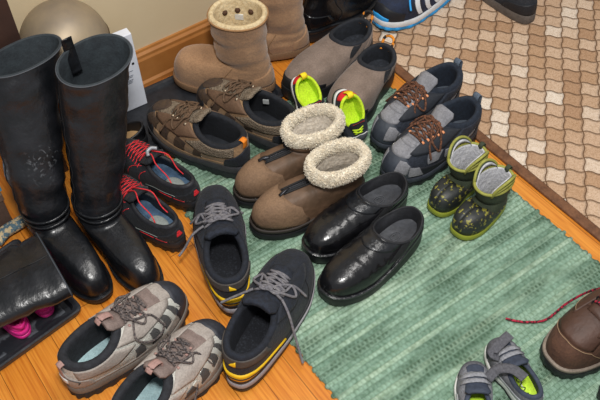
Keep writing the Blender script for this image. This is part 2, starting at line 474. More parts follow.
def wood_floor_mat():
    m = bpy.data.materials.new('oak_planks'); m.use_nodes = True; nt = m.node_tree; N = nt.nodes; L = nt.links
    b = N['Principled BSDF']; b.inputs['Roughness'].default_value = .32
    tc = N.new('ShaderNodeTexCoord'); mp = N.new('ShaderNodeMapping'); mp.inputs['Rotation'].default_value = (0, 0, PI / 2)
    L.new(tc.outputs['Object'], mp.inputs['Vector'])
    br = N.new('ShaderNodeTexBrick'); br.inputs['Scale'].default_value = 1; br.inputs['Brick Width'].default_value = .75; br.inputs['Row Height'].default_value = .057
    br.inputs['Mortar Size'].default_value = .0007; br.inputs['Mortar Smooth'].default_value = .3; br.offset = .37; br.inputs['Bias'].default_value = 0
    br.inputs['Color1'].default_value = (0, 0, 0, 1); br.inputs['Color2'].default_value = (1, 1, 1, 1); br.inputs['Mortar'].default_value = (.5, .5, .5, 1)
    L.new(mp.outputs['Vector'], br.inputs['Vector'])
    r1 = N.new('ShaderNodeValToRGB'); r1.color_ramp.elements[0].color = lin('#d08029'); r1.color_ramp.elements[1].color = lin('#e0943a')
    L.new(br.outputs['Color'], r1.inputs['Fac'])
    # grain: noise stretched along the plank
    mp2 = N.new('ShaderNodeMapping'); mp2.inputs['Scale'].default_value = (150, 6, 1); L.new(tc.outputs['Object'], mp2.inputs['Vector'])
    n = N.new('ShaderNodeTexNoise'); n.inputs['Scale'].default_value = 1.4; n.inputs['Detail'].default_value = 6; n.inputs['Distortion'].default_value = .6; L.new(mp2.outputs['Vector'], n.inputs['Vector'])
    r2 = N.new('ShaderNodeValToRGB'); r2.color_ramp.elements[0].position = .36; r2.color_ramp.elements[1].position = .6
    r2.color_ramp.elements[0].color = lin('#c18c4c'); r2.color_ramp.elements[1].color = (1, 1, 1, 1)
    L.new(n.outputs['Fac'], r2.inputs['Fac'])
    mx = N.new('ShaderNodeMix'); mx.data_type = 'RGBA'; mx.blend_type = 'MULTIPLY'; mx.inputs[0].default_value = .5
    L.new(r1.outputs['Color'], mx.inputs[6]); L.new(r2.outputs['Color'], mx.inputs[7])
    mx2 = N.new('ShaderNodeMix'); mx2.data_type = 'RGBA'; mx2.inputs[7].default_value = lin('#6b3c12')
    L.new(br.outputs['Fac'], mx2.inputs[0]); L.new(mx.outputs[2], mx2.inputs[6]); L.new(mx2.outputs[2], b.inputs['Base Color'])
    bp = N.new('ShaderNodeBump'); bp.inputs['Strength'].default_value = .15; bp.inputs['Distance'].default_value = .001; L.new(n.outputs['Fac'], bp.inputs['Height']); L.new(bp.outputs['Normal'], b.inputs['Normal'])
    return m

WALLY = 1.545
fl = structure('floor', MB().box((.5, .6, -.02), (3.2, 3.4, .04)), wood_floor_mat())
wallm = mat('cream_wall_paint', '#cdbb9a', .75, '#c8b593', 6, .08, 160, grain=0)
structure('wall_back', MB().box((.5, WALLY + .05, .6), (3.2, .1, 1.24)), wallm)
basem = mat('oak_baseboard', '#b57c42', .4, '#9c6430', 9, .1, 60)
bb = MB()
prof = [(0, 0), (-.019, 0), (-.019, .012), (-.014, .018), (-.014, .078), (-.011, .084), (-.011, .092), (-.006, .098), (-.005, .104), (0, .105)]
bb.rings([[Vector((x, WALLY + y, z)) for y, z in prof] for x in (-1.0, 2.1)], True, True)
structure('baseboard_back', bb, basem)

# ------------------------------------------------------------------ green woven rug
def rug():
    x0, x1, y0, y1 = .428, 1.045, -.10, 1.275
    row = .0105; nr = int((y1 - y0) / row); sub = 5
    V = []; F = []; nx = 60
    ys = []
    random.seed(3)
    ends = [(random.uniform(-.006, .006), random.uniform(-.005, .005)) for _ in range(nr + 2)]
    for j in range(nr * sub + 1):
        r = j // sub; u = (j % sub) / sub
        z = .0045 + .0028 * abs(math.sin(PI * u)) ** .6
        for i in range(nx + 1):
            a, b = ends[r]; t = i / nx
            x = lerp(x0 + a * (abs(math.sin(PI * u)) ** .5), x1 + b * (abs(math.sin(PI * u)) ** .5), t)
            V.append(Vector((x, y0 + j / sub * row + .0016 * noise.noise(Vector((x * 9, r * .7, 0))), z + .0008 * noise.noise(Vector((x * 40, j * .9, 1))))))
    for j in range(nr * sub):
        for i in range(nx):
            a = j * (nx + 1) + i; F.append((a, a + 1, a + nx + 2, a + nx + 1))
    # skirt to the floor
    def border(ids):
        b = len(V); V.extend(Vector((V[k].x, V[k].y, .0002)) for k in ids)
        for k in range(len(ids) - 1): F.append((ids[k], ids[k + 1], b + k + 1, b + k))
    m = nr * sub
    border([j * (nx + 1) for j in range(m + 1)]); border([j * (nx + 1) + nx for j in range(m + 1)])
    border(list(range(nx + 1))); border([m * (nx + 1) + i for i in range(nx + 1)])
    mt = bpy.data.materials.new('green_rag_weave'); mt.use_nodes = True; nt = mt.node_tree; N = nt.nodes; L = nt.links
    b = N['Principled BSDF']; b.inputs['Roughness'].default_value = .92; b.inputs['Specular IOR Level'].default_value = .15
    tc = N.new('ShaderNodeTexCoord'); sp = N.new('ShaderNodeSeparateXYZ'); L.new(tc.outputs['Object'], sp.inputs[0])
    def mth(op, a, bb=None, c=None):
        q = N.new('ShaderNodeMath'); q.operation = op
        for i, w in enumerate((a, bb, c)):
            if w is None: continue
            if isinstance(w, (int, float)): q.inputs[i].default_value = w
            else: L.new(w, q.inputs[i])
        return q.outputs[0]
    rowf = mth('DIVIDE', mth('SUBTRACT', sp.outputs['Y'], y0), row); rid = mth('FLOOR', rowf)
    wn = N.new('ShaderNodeTexWhiteNoise'); wn.noise_dimensions = '1D'; L.new(rid, wn.inputs['W'])
    # slow colour change along each strip and from strip to strip
    cb = N.new('ShaderNodeCombineXYZ'); L.new(mth('MULTIPLY', sp.outputs['X'], 5.), cb.inputs[0]); L.new(mth('MULTIPLY', rid, 1.7), cb.inputs[1])
    n1 = N.new('ShaderNodeTexNoise'); n1.inputs['Scale'].default_value = 1; n1.inputs['Detail'].default_value = 3; L.new(cb.outputs[0], n1.inputs['Vector'])
    fac = mth('ADD', mth('MULTIPLY', wn.outputs['Value'], .40), mth('MULTIPLY', n1.outputs['Fac'], .62))
    rp = N.new('ShaderNodeValToRGB'); E = rp.color_ramp
    E.elements[0].position = .12; E.elements[0].color = lin('#68826f'); E.elements[1].position = .92; E.elements[1].color = lin('#bccbb2')
    e = E.elements.new(.38); e.color = lin('#86a390'); e = E.elements.new(.62); e.color = lin('#9bb5a0')
    L.new(fac, rp.inputs['Fac'])
    # woven cells staggered row by row; darker cells gather in worn patches
    px = mth('ADD', mth('DIVIDE', sp.outputs['X'], .0095), mth('MULTIPLY', mth('MODULO', rid, 2.), .5))
    cell = mth('ABSOLUTE', mth('SUBTRACT', mth('FRACT', px), .5)); cy = mth('ABSOLUTE', mth('SUBTRACT', mth('FRACT', rowf), .5))
    dot = mth('MULTIPLY', mth('LESS_THAN', cell, .30), mth('LESS_THAN', cy, .36))
    gap = mth('MAXIMUM', mth('GREATER_THAN', cell, .43), mth('GREATER_THAN', cy, .44))
    cp = N.new('ShaderNodeCombineXYZ'); L.new(mth('MULTIPLY', sp.outputs['X'], 5.5), cp.inputs[0]); L.new(mth('MULTIPLY', sp.outputs['Y'], 15.), cp.inputs[1])
    n2 = N.new('ShaderNodeTexNoise'); n2.inputs['Scale'].default_value = 1; n2.inputs['Detail'].default_value = 2.5; L.new(cp.outputs[0], n2.inputs['Vector'])
    on = N.new('ShaderNodeMapRange'); on.interpolation_type = 'SMOOTHSTEP'; on.inputs['From Min'].default_value = .47; on.inputs['From Max'].default_value = .60; L.new(n2.outputs['Fac'], on.inputs['Value'])
    n3 = N.new('ShaderNodeTexNoise'); n3.inputs['Scale'].default_value = 260; L.new(tc.outputs['Object'], n3.inputs['Vector'])
    amt = mth('MULTIPLY', on.outputs[0], mth('ADD', mth('MULTIPLY', dot, mth('MULTIPLY', n3.outputs['Fac'], 1.1)), .22))
    amt = mth('MINIMUM', mth('ADD', amt, mth('MULTIPLY', gap, .42)), 1.)
    mx = N.new('ShaderNodeMix'); mx.data_type = 'RGBA'; L.new(amt, mx.inputs[0]); L.new(rp.outputs['Color'], mx.inputs[6]); mx.inputs[7].default_value = lin('#3f5744')
    # worn flecks
    n4 = N.new('ShaderNodeTexNoise'); n4.inputs['Scale'].default_value = 120; n4.inputs['Detail'].default_value = 4; L.new(tc.outputs['Object'], n4.inputs['Vector'])
    r4 = N.new('ShaderNodeValToRGB'); r4.color_ramp.elements[0].position = .3; r4.color_ramp.elements[1].position = .62; r4.color_ramp.elements[0].color = lin('#b9c2b4')
    L.new(n4.outputs['Fac'], r4.inputs['Fac'])
    m2 = N.new('ShaderNodeMix'); m2.data_type = 'RGBA'; m2.blend_type = 'MULTIPLY'; m2.inputs[0].default_value = .8; L.new(mx.outputs[2], m2.inputs[6]); L.new(r4.outputs['Color'], m2.inputs[7])
    L.new(m2.outputs[2], b.inputs['Base Color'])
    # threads: fine ribs across the strips
    rib = mth('ABSOLUTE', mth('SINE', mth('MULTIPLY', px, PI)))
    hg = mth('ADD', mth('MULTIPLY', rib, .7), mth('MULTIPLY', n4.outputs['Fac'], 1.0))
    bp = N.new('ShaderNodeBump'); bp.inputs['Strength'].default_value = .5; bp.inputs['Distance'].default_value = .0022; L.new(hg, bp.inputs['Height']); L.new(bp.outputs['Normal'], b.inputs['Normal'])
    o = link('woven_rug', mesh_of(V, F, True, 'rug'), mt)
    o['label'] = 'pale green woven rag rug lying on the orange wood floor'; o['category'] = 'rug'
rug()

# ------------------------------------------------------------------ beige mat printed like small pavers
def paver_mat():
    root = thing('door_mat', 'beige and tan mat patterned with wavy little pavers', 'mat', (1.6, .75, 0))
    x0, x1, y0, y1 = 1.088, 2.1, -.3, 1.525
    def loc(x, y, z): return (x - 1.6, y - .75, z)
    m = bpy.data.materials.new('paver_print'); m.use_nodes = True; nt = m.node_tree; N = nt.nodes; L = nt.links
    b = N['Principled BSDF']; b.inputs['Roughness'].default_value = .9; b.inputs['Specular IOR Level'].default_value = .2
    tc = N.new('ShaderNodeTexCoord'); mp = N.new('ShaderNodeMapping'); mp.inputs['Rotation'].default_value = (0, 0, math.radians(46)); mp.inputs['Scale'].default_value = (1 / .0425,) * 3
    L.new(tc.outputs['Object'], mp.inputs['Vector']); sp = N.new('ShaderNodeSeparateXYZ'); L.new(mp.outputs['Vector'], sp.inputs[0])
    def mth(op, a, bb=None):
        q = N.new('ShaderNodeMath'); q.operation = op
        for i, w in enumerate((a, bb)):
            if w is None: continue
            if isinstance(w, (int, float)): q.inputs[i].default_value = w
            else: L.new(w, q.inputs[i])
        return q.outputs[0]
    def wave(c, a): return mth('MULTIPLY', mth('SINE', mth('MULTIPLY', c, 2 * PI)), a)
    u = mth('ADD', sp.outputs['X'], wave(sp.outputs['Y'], .045)); v = mth('SUBTRACT', sp.outputs['Y'], wave(sp.outputs['X'], .07))
    cb = N.new('ShaderNodeCombineXYZ'); L.new(mth('FLOOR', u), cb.inputs[0]); L.new(mth('FLOOR', v), cb.inputs[1])
    wn = N.new('ShaderNodeTexWhiteNoise'); wn.noise_dimensions = '2D'; L.new(cb.outputs[0], wn.inputs['Vector'])
    rp = N.new('ShaderNodeValToRGB'); E = rp.color_ramp
    E.elements[0].position = 0; E.elements[0].color = lin('#b08d70'); E.elements[1].position = 1; E.elements[1].color = lin('#e6d8c8')
    for p, c in ((.25, '#bc9a7b'), (.5, '#c9ab90'), (.8, '#d2b89f')):
        e = E.elements.new(p); e.color = lin(c)
    L.new(wn.outputs['Value'], rp.inputs['Fac'])
    n = N.new('ShaderNodeTexNoise'); n.inputs['Scale'].default_value = 330; n.inputs['Detail'].default_value = 4; L.new(tc.outputs['Object'], n.inputs['Vector'])
    r2 = N.new('ShaderNodeValToRGB'); r2.color_ramp.elements[0].position = .3; r2.color_ramp.elements[1].position = .6; r2.color_ramp.elements[0].color = lin('#c8bba9')
    L.new(n.outputs['Fac'], r2.inputs['Fac'])
    mx = N.new('ShaderNodeMix'); mx.data_type = 'RGBA'; mx.blend_type = 'MULTIPLY'; mx.inputs[0].default_value = .7; L.new(rp.outputs['Color'], mx.inputs[6]); L.new(r2.outputs['Color'], mx.inputs[7])
    def edge(c): return mth('SUBTRACT', .5, mth('ABSOLUTE', mth('SUBTRACT', mth('FRACT', c), .5)))
    d = mth('MINIMUM', edge(u), edge(v))
    mr = N.new('ShaderNodeMapRange'); mr.interpolation_type = 'SMOOTHSTEP'; mr.inputs['From Min'].default_value = .016; mr.inputs['From Max'].default_value = .05; L.new(d, mr.inputs['Value'])
    m2 = N.new('ShaderNodeMix'); m2.data_type = 'RGBA'; L.new(mr.outputs[0], m2.inputs[0]); m2.inputs[6].default_value = lin('#694e39'); L.new(mx.outputs[2], m2.inputs[7]); L.new(m2.outputs[2], b.inputs['Base Color'])
    mr2 = N.new('ShaderNodeMapRange'); mr2.interpolation_type = 'SMOOTHSTEP'; mr2.inputs['From Min'].default_value = .0; mr2.inputs['From Max'].default_value = .13; L.new(d, mr2.inputs['Value'])
    hh = mth('ADD', mr2.outputs[0], mth('MULTIPLY', n.outputs['Fac'], .18))
    bp = N.new('ShaderNodeBump'); bp.inputs['Strength'].default_value = .8; bp.inputs['Distance'].default_value = .004; L.new(hh, bp.inputs['Height']); L.new(bp.outputs['Normal'], b.inputs['Normal'])
    bw = .024
    MB().box(loc((x0 + bw + x1) / 2, (y0 + y1) / 2, .004), (x1 - x0 - bw, y1 - y0, .0076)).build('carpet_face', m, root, smooth=False)
    bm_ = mat('brown_binding', '#7a5236', .8, '#5f3d27', 60, .3, 300)
    o = MB().box(loc(x0 + bw / 2, (y0 + y1) / 2, .0042), (bw, y1 - y0, .0084)).build('binding', bm_, root, smooth=False, bevel=.003); o['label'] = 'brown binding along the mat edge'
paver_mat()
# ================================================================== SHOES
def fur(sh, name, m, n=2600, rr=.017, rh=.022, length=.012, up=.006, seed=1, path=None, inward=.004):
    """fluffy roll round the shaft rim: a lumpy ring carrying thousands of short curls, one mesh"""
    rnd = random.Random(seed); mb = MB()
    K = 14; rings = []
    def ring_pt(ph, th, k=1.):
        c = sh.rimf(ph, shrink=inward); o = sh.out(lambda q: sh.rimf(q), ph)
        w = 1 + .16 * noise.noise(Vector((math.cos(ph) * 2.2, math.sin(ph) * 2.2, th * .8 + seed)))
        return c + o * (rr * math.cos(th) * w * k) + Vector((0, 0, up + rh * math.sin(th) * w * k)), o
    for i in range(NP):
        ph = 2 * PI * i / NP; rings.append([ring_pt(ph, 2 * PI * j / K)[0] for j in range(K)])
    rings.append(rings[0]); mb.rings(rings)
    for _ in range(n):
        ph = rnd.uniform(0, 2 * PI); th = rnd.uniform(0, 2 * PI)
        a, o = ring_pt(ph, th, .92); b, _o = ring_pt(ph, th, 1.5)
        d = (b - a).normalized(); d = (d + Vector((rnd.gauss(0, .45), rnd.gauss(0, .45), rnd.gauss(0, .4)))).normalized()
        l = length * rnd.uniform(.6, 1.2); q = Vector((rnd.gauss(0, 1), rnd.gauss(0, 1), rnd.gauss(0, 1))); q = (q - d * q.dot(d)).normalized()
        P = [a, a + d * l * .4 + q * l * .1, a + d * l * .72 + q * l * .3, a + d * l * .85 + q * l * .55]
        mb.tube(P, lambda u: .0012 * (1 - .5 * u), 3)
    return sh.build(mb, name, m)

# ---------------------------------------------------------------- trail shoes
def trail_shoe(label, group, L, side, heel, ang, p, z=RUG, rx=0, ry=0, W=None, lr=.0068, name='hiking_shoe', **k):
    r = shoe_root(name, label, group, L, heel, ang, z, rx, ry)
    W = W or L * .37
    a = dict(h0=.036, h1=.024, spring=.014, xf=.465, xb=.008, zh=.106, zs=.088, zf=.114, toeh=.042, wc=.92, bulge=.007, kp=.52); a.update(k)
    s = Shoe(r, L, W, side, **a)
    s.sole('outsole', p['out'], 0, .5, .004, lug=.0035, lugn=46)
    s.sole('midsole', p['mid'], .5, 1, .0035, lip=.003)
    s.upper(p['upper'])
    s.lining(p['lining'], r=lr); s.insole(p['insole'])
    s.patch('mudguard', p['guard'], [(.35, 0, .22), (1.2, 0, .15), (2.1, 0, .2), (2.6, 0, .26)], .0014, both=True, nu=20, nv=4)
    s.patch('heel_counter', p['counter'], [(-.75, .05, .42), (-.3, .05, .62), (0, .05, .72), (.3, .05, .62), (.75, .05, .42)], .0018, nu=16)
    s.patch('toe_cap', p['toe'], [(2.35, 0, .2), (2.8, 0, .42), (PI, 0, .46), (2 * PI - 2.8, 0, .42), (2 * PI - 2.35, 0, .2)], .0022, nu=20)
    s.patch('collar_panel', p['panel'], [(.5, .55, .98), (1.0, .5, .98), (1.5, .55, .98), (1.9, .62, .98)], .0014, both=True, nu=14)
    s.patch('tongue_gusset', p['tongue'], [(PI - .34, .5, .99), (PI, .47, .99), (PI + .34, .5, .99)], .0008, nu=10)
    s.patch('eyestay', p['stay'], [(2.02, .6, .99), (2.3, .5, .99), (2.62, .45, .97), (2.8, .47, .95)], .0028, both=True, nu=12)
    s.tongue(p['tongue'], v0=.72, ext=.03, w=.042, back=.9, th=.008)
    return s

# beige pair
taupe = mat('taupe_suede', '#9a918a', .85, '#a89f97', 50, .25, 500)
bp = dict(out=mat('trail_outsole', '#24262a', .7, bump=.2), mid=mat('grey_brown_midsole', '#6d6660', .7, '#7d756d', 30), upper=mat('pale_grey_mesh', '#bdbbb3', .85, '#cccac2', 90, .5, 900),
          lining=mat('black_collar_foam', '#1b1c21', .85, '#26282e', 120, .3, 600), insole=mat('pale_blue_insole', '#9cbabf', .8, '#a9c6c9', 60, .15, 500), guard=mat('taupe_leather', '#9d958d', .8, '#8f867e', 40, .25, 400),
          counter=taupe, toe=mat('dark_toe_rubber', '#2a2c33', .6, '#353841', 60, .15, 300), panel=taupe, tongue=mat('mauve_taupe_nubuck', '#83736d', .85, '#75655f', 60, .25, 400), stay=taupe)
bstripe = mat('silver_grey_overlay', '#b9b9b2', .6, bump=.1); bdark = mat('charcoal_mesh', '#4c4b4b', .85, bump=.4, bscale=900)
blace = mat('grey_braid_lace', '#6d625e', .85, '#3f3a3b', 260, .5, 500, lo=.45, hi=.55); pinkloop = mat('dusty_pink_webbing', '#a4827a', .8, bump=.3, bscale=600)
white = mat('off_white_plastic', '#d8d8d4', .5)
def beige(label, side, heel, ang, ends, **k):
    s = trail_shoe(label, 'beige hiking shoes on the wood floor', .272, side, heel, ang, bp, z=0, W=.107, wc=.88, toeh=.045, lr=.0088, **k)
    for i, (a, b) in enumerate(((1.5, 1.68), (1.8, 1.96), (2.08, 2.22), (2.32, 2.44))):
        for rev in (0, 1):
            s.quad('mesh_window', bdark, [(a, .22), (b, .22), (b + .2, .5), (a + .24, .5)], .0018, 6, rev=rev)
            s.quad('side_stripe', bstripe, [(b + .015, .2), (b + .1, .2), (b + .28, .52), (b + .2, .52)], .0022, 6, rev=rev)
    s.patch('toe_bumper', taupe, [(2.8, .42, .56), (PI, .44, .60), (2 * PI - 2.8, .42, .56)], .0016, nu=12)
    s.eyelets(pinkloop, 4, (.66, .50), (.018, .026), .0035, hook=True, name='lace_loop')
    s.laces(blace, 5, (.67, .49), (.015, .022), .0022, ends=ends, endlen=.05)
    t = s.tip; mb = MB(); mb.ribbon(spline([t + Vector((.016, 0, -.016)), t + Vector((.02, 0, .002)), t + Vector((.002, 0, .012)), t + Vector((-.010, 0, .004))], 5), Vector((1, 0, .6)), .014, .003, 0, 4); s.build(mb, 'tongue_loop', pinkloop)
    s.pull_tab(pinkloop, .014, .006, low=.03)
    e = s.patch('heel_badge', white, [(-.16, .36, .5), (0, .28, .52), (.16, .36, .5)], .0035, nu=6, nv=4)
    mb = MB(); mb.tube([s.S(.5 * math.cos(q * PI / 6) - 0, .42 + .17 * math.sin(q * PI / 6), .0024) for q in range(-1, 8)], .0012, 5); s.build(mb, 'heel_piping', bdark)
    return s
beige('beige hiking shoe on the wood floor, heel badge showing, beside the black tray', -1, (.040, .860), 10, [[(.15, -.02, .112), (.13, -.05, .098), (.15, -.060, .075), (.18, -.056, .066), (.2, -.04, .07)]])
beige('beige hiking shoe with pale blue insole, its heel cut off by the bottom photo edge', 1, (.070, .706), 20, [[(.15, -.02, .1), (.15, -.05, .07), (.12, -.06, .03), (.07, -.07, .01)]])

# brown pair
bs = mat('brown_nubuck', '#86684a', .9, '#9a7b59', 40, .3, 400, sheen=.1); bdk = mat('dark_brown_suede', '#43342b', .9, '#52402f', 60, .3, 400)
bmesh_ = mat('brown_grey_mesh', '#8a7b69', .9, '#746553', 140, .6, 800, kind='voronoi'); orange = mat('orange_webbing', '#e07f17', .7)
hp = dict(out=darkrubber, mid=mat('dark_grey_midsole', '#3a3a3c', .7, '#45454a', 40), upper=bs, lining=mat('black_lining', '#14161b', .9, '#1d2027', 120, .3, 600), insole=mat('near_black_insole', '#191c22', .9, '#23272e', 80), guard=bs,
          counter=navyfab, toe=mat('charcoal_toe_rubber', '#2b2c2f', .65, bump=.15), panel=bmesh_, tongue=bmesh_, stay=mat('brown_leather_strip', '#5f4735', .75, '#6d533f', 50, .2, 400))
brlace = mat('brown_round_lace', '#54402f', .8, '#6b523c', 200, .4, 500); brass = mat('dull_metal', '#b9a992', .35, metal=.8); labelw = mat('grey_size_label', '#a9abab', .8)
def brownhike(label, side, heel, ang, tab, **k):
    s = trail_shoe(label, 'brown hiking shoes on the rug by the tray', .282, side, heel, ang, hp, **k)
    for i, (a, b) in enumerate(((1.25, 1.42), (1.62, 1.82), (1.98, 2.16), (2.3, 2.48))):
        for rev in (0, 1):
            s.quad('side_vent', bdk, [(a, .24), (b, .22), (b + .22, .58), (a + .2, .56)], .0019, 7, rev=rev)
    for rev in (0, 1): s.patch('toe_vent', bdk, [(2.45, .2, .28), (2.62, .18, .42), (2.8, .22, .42)], .0026, nu=8, rev=rev)
    s.patch('toe_oval', bdk, [(2.86, .40, .48), (3.0, .34, .62), (PI, .33, .64), (2 * PI - 3.0, .34, .62), (2 * PI - 2.86, .40, .48)], .003, nu=14)
    s.eyelets(brass, 4, (.65, .50), (.02, .028), .0042, hook=True, name='lace_hook')
    s.laces(brlace, 5, (.66, .49), (.016, .022), .0025, loops=1.15, endlen=.06)
    s.pull_tab(orange if tab else brlace, .014, .008, low=.014)
    rz = s.F(0) + Vector((.02, 0, .045)); mb = MB(); q = s.C(.5, shrink=.0125) + Vector((0, 0, -.016))
    mb.box(s.C(2.3, shrink=.013) + Vector((0, 0, -.02)), (.014, .003, .012), rot=-.5 * s.side); s.build(mb, 'size_label', labelw, smooth=False)
    return s
brownhike('brown suede hiking shoe with an orange heel tab, nearest the red cords', 1, (.597, 1.114), 110, True, z=.012, ry=0)
brownhike('brown hiking shoe half hidden behind the one with the orange heel tab', -1, (.722, 1.106), 106, False, z=.010)

# grey pair with orange eyelets
gsu = mat('grey_suede', '#78787d', .85, '#88888d', 60, .25, 500); gdk = mat('blue_black_mesh', '#1d222c', .85, '#2a303c', 120, .4, 800)
gp = dict(out=rubber, mid=mat('dark_slate_midsole', '#2c313b', .7, '#3a4049', 40), upper=gdk, lining=mat('dark_navy_collar', '#161d29', .9, '#202a38', 120, .3, 600), insole=mat('slate_insole', '#39404a', .9, '#4a525c', 90), guard=mat('black_guard', '#1c1e24', .6, bump=.2),
          counter=mat('black_counter', '#1f232c', .7), toe=mat('slate_toe_rubber', '#2d323c', .6, '#3a404a', 40, .15), panel=gdk, tongue=gsu, stay=mat('black_eyestay', '#20242c', .75, bump=.3))
olace = mat('black_lace_with_orange_fleck', '#4a3022', .85, '#835238', 260, .4, 500, lo=.45, hi=.66); oeye = mat('orange_eyelet', '#d98b5c', .6, '#e39d70', 80); tabm = mat('slate_blue_webbing', '#4d5866', .8, '#5a6675', 120, .3, 500)
def greyhike(label, side, heel, ang, **k):
    s = trail_shoe(label, 'grey hiking shoes with orange eyelets', .264, side, heel, ang, gp, **k)
    for rev in (0, 1):
        for a, b in ((.9, 1.2), (1.45, 1.72), (1.9, 2.1)):
            s.quad('side_panel', gsu, [(a, .3), (b, .26), (b + .18, .5), (a + .1, .54)], .002, 6, rev=rev)
        s.quad('sole_stripe', gsu, [(2.1, .06), (2.45, .06), (2.5, .24), (2.25, .22)], .003, 6, rev=rev)
    s.patch('toe_panel', gsu, [(2.72, .40, .52), (2.95, .38, .66), (PI, .37, .68), (2 * PI - 2.95, .38, .66), (2 * PI - 2.72, .40, .52)], .0026, nu=14)
    for rev in (0, 1): s.patch('toe_side_panel', gsu, [(2.5, .1, .26), (2.7, .08, .34), (2.9, .08, .34)], .003, nu=8, rev=rev)
    for i in range(4):
        v = .56 + .1 * i; s.patch('tongue_bar', gsu, [(PI - .3, v, v + .055), (PI + .3, v, v + .055)], .003, nu=6, nv=2)
    s.eyelets(oeye, 5, (.70, .505), (.020, .028), .0042, hook=True, name='lace_loop')
    s.laces(olace, 6, (.71, .495), (.017, .024), .0026, loops=1.2, endlen=.04)
    s.pull_tab(tabm, .017, .018, low=.02)
    return s
greyhike('black and grey hiking shoe with orange eyelets, next to the grey-brown slip-ons', -1, (1.137, 1.022), -175.5)
greyhike('black and grey hiking shoe with orange eyelets, next to the green camouflage boots', 1, (1.092, .910), -178)

# ---------------------------------------------------------------- low black and red running shoes
redl = mat('red_cord', '#d2232c', .7, '#e0343c', 300, .3, 600); rblue = mat('blue_grey_insole', '#3d5673', .75, '#5a7690', 30, .2, 400); greyp = mat('grey_print', '#8d9491', .7)
silver = mat('silver_plastic', '#9ea1a6', .35, metal=.3)
def red_runner(label, side, heel, ang, toggle, **k):
    r = shoe_root('running_shoe', label, 'black running shoes with red cords', .246, heel, ang, k.pop('z', RUG), k.pop('rx', 0), k.pop('ry', 0))
    s = Shoe(r, .246, .092, side, h0=.03, h1=.02, xf=.57, zh=.076, zs=.056, zf=.078, toeh=.042, wc=.72, spring=.014)
    s.sole('outsole', rubber, 0, .45, .003, lug=.003, lugn=50); s.sole('midsole', darkrubber, .45, 1, .003, lip=.003)
    s.upper(blackfab); s.lining(mat('black_satin_lining', '#1c1d22', .6, '#27282d', 80, .2, 400), .005); s.insole(rblue)
    mb = MB(); c = s.F(0); 
    mb.rings([[Vector((.065 + rr * .026 * math.cos(a), rr * .017 * math.sin(a), s.zb(.25) + s.zins + zz)) for a in [2 * PI * q / 20 for q in range(20)]] for rr, zz in ((1, -.001), (1, .0006), (.9, .0009))], True, True)
    s.build(mb, 'insole_print', greyp)
    s.patch('heel_counter', blackfab, [(-.8, .05, .4), (0, .05, .8), (.8, .05, .4)], .002, nu=14)
    s.seam('piping', greyp, [(.25, .12), (.9, .3), (1.6, .2)], .0008, both=True, off=.0012)
    for rev in (1, -1):
        for a, b in ((1.75, .3), (2.0, .25)): mb = MB(); mb.tube([s.S(rev * lerp(a, a + .4, q / 8), lerp(b, .9, q / 8), .0010) for q in range(9)], .0008, 5); s.build(mb, 'red_piping', redl)
        for a in (.5, .9): mb = MB(); mb.tube([s.S(rev * lerp(a, a + .35, q / 6), .08 + .02 * q / 6, .0018) for q in range(7)], .0010, 5); s.build(mb, 'red_piping', redl)
    s.quad('heel_mark', redl, [(-.12, .4), (.12, .4), (.05, .66), (-.05, .66)], .0034, 4)
    s.tongue(blackfab, v0=.6, ext=.03, w=.045, back=.7, th=.007)
    mb = MB(); n = 7
    for i in range(n):
        x = lerp(.80, .58, i / (n - 1)) * .246; x2 = lerp(.80, .58, min(i + 1, n - 1) / (n - 1)) * .246; w = lerp(.016, .026, i / (n - 1))
        for a, b in (((x, -w), (x2, w)), ((x, w), (x2, -w)), ((x, w), (x, w + .008)), ((x, -w), (x, -w - .008))):
            mb.tube([s.top(lerp(a[0], b[0], q / 8), lerp(a[1], b[1], q / 8), .0018) for q in range(9)], .001, 5)
    t = s.tip
    for dy in (-.006, .006): mb.tube(spline([s.top(.58 * .246, dy, .004), t + Vector((.006, dy, .006)), t + Vector((-.02, dy * 3, .002)), t + Vector((-.045, dy * 2.5, -.02)), t + Vector((-.06, dy * 3, -.034))], 6), .0014, 5)
    s.build(mb, 'lace_cord', redl)
    if toggle:
        mb = MB(); c = t + Vector((.008, 0, .008)); mb.tube(spline([c + Vector((0, -.013, 0)), c + Vector((.007, -.004, .004)), c + Vector((.007, .008, .003)), c + Vector((-.002, .014, 0))], 5), .0042, 8); s.build(mb, 'cord_toggle', silver)
    return s
red_runner('black running shoe with red cords, its heel on the wood in front of its mate', 1, (.374, 1.030), 103, False, z=.002)
red_runner('black running shoe with red cords and silver toggle, behind its mate', -1, (.458, 1.100), 105, True)

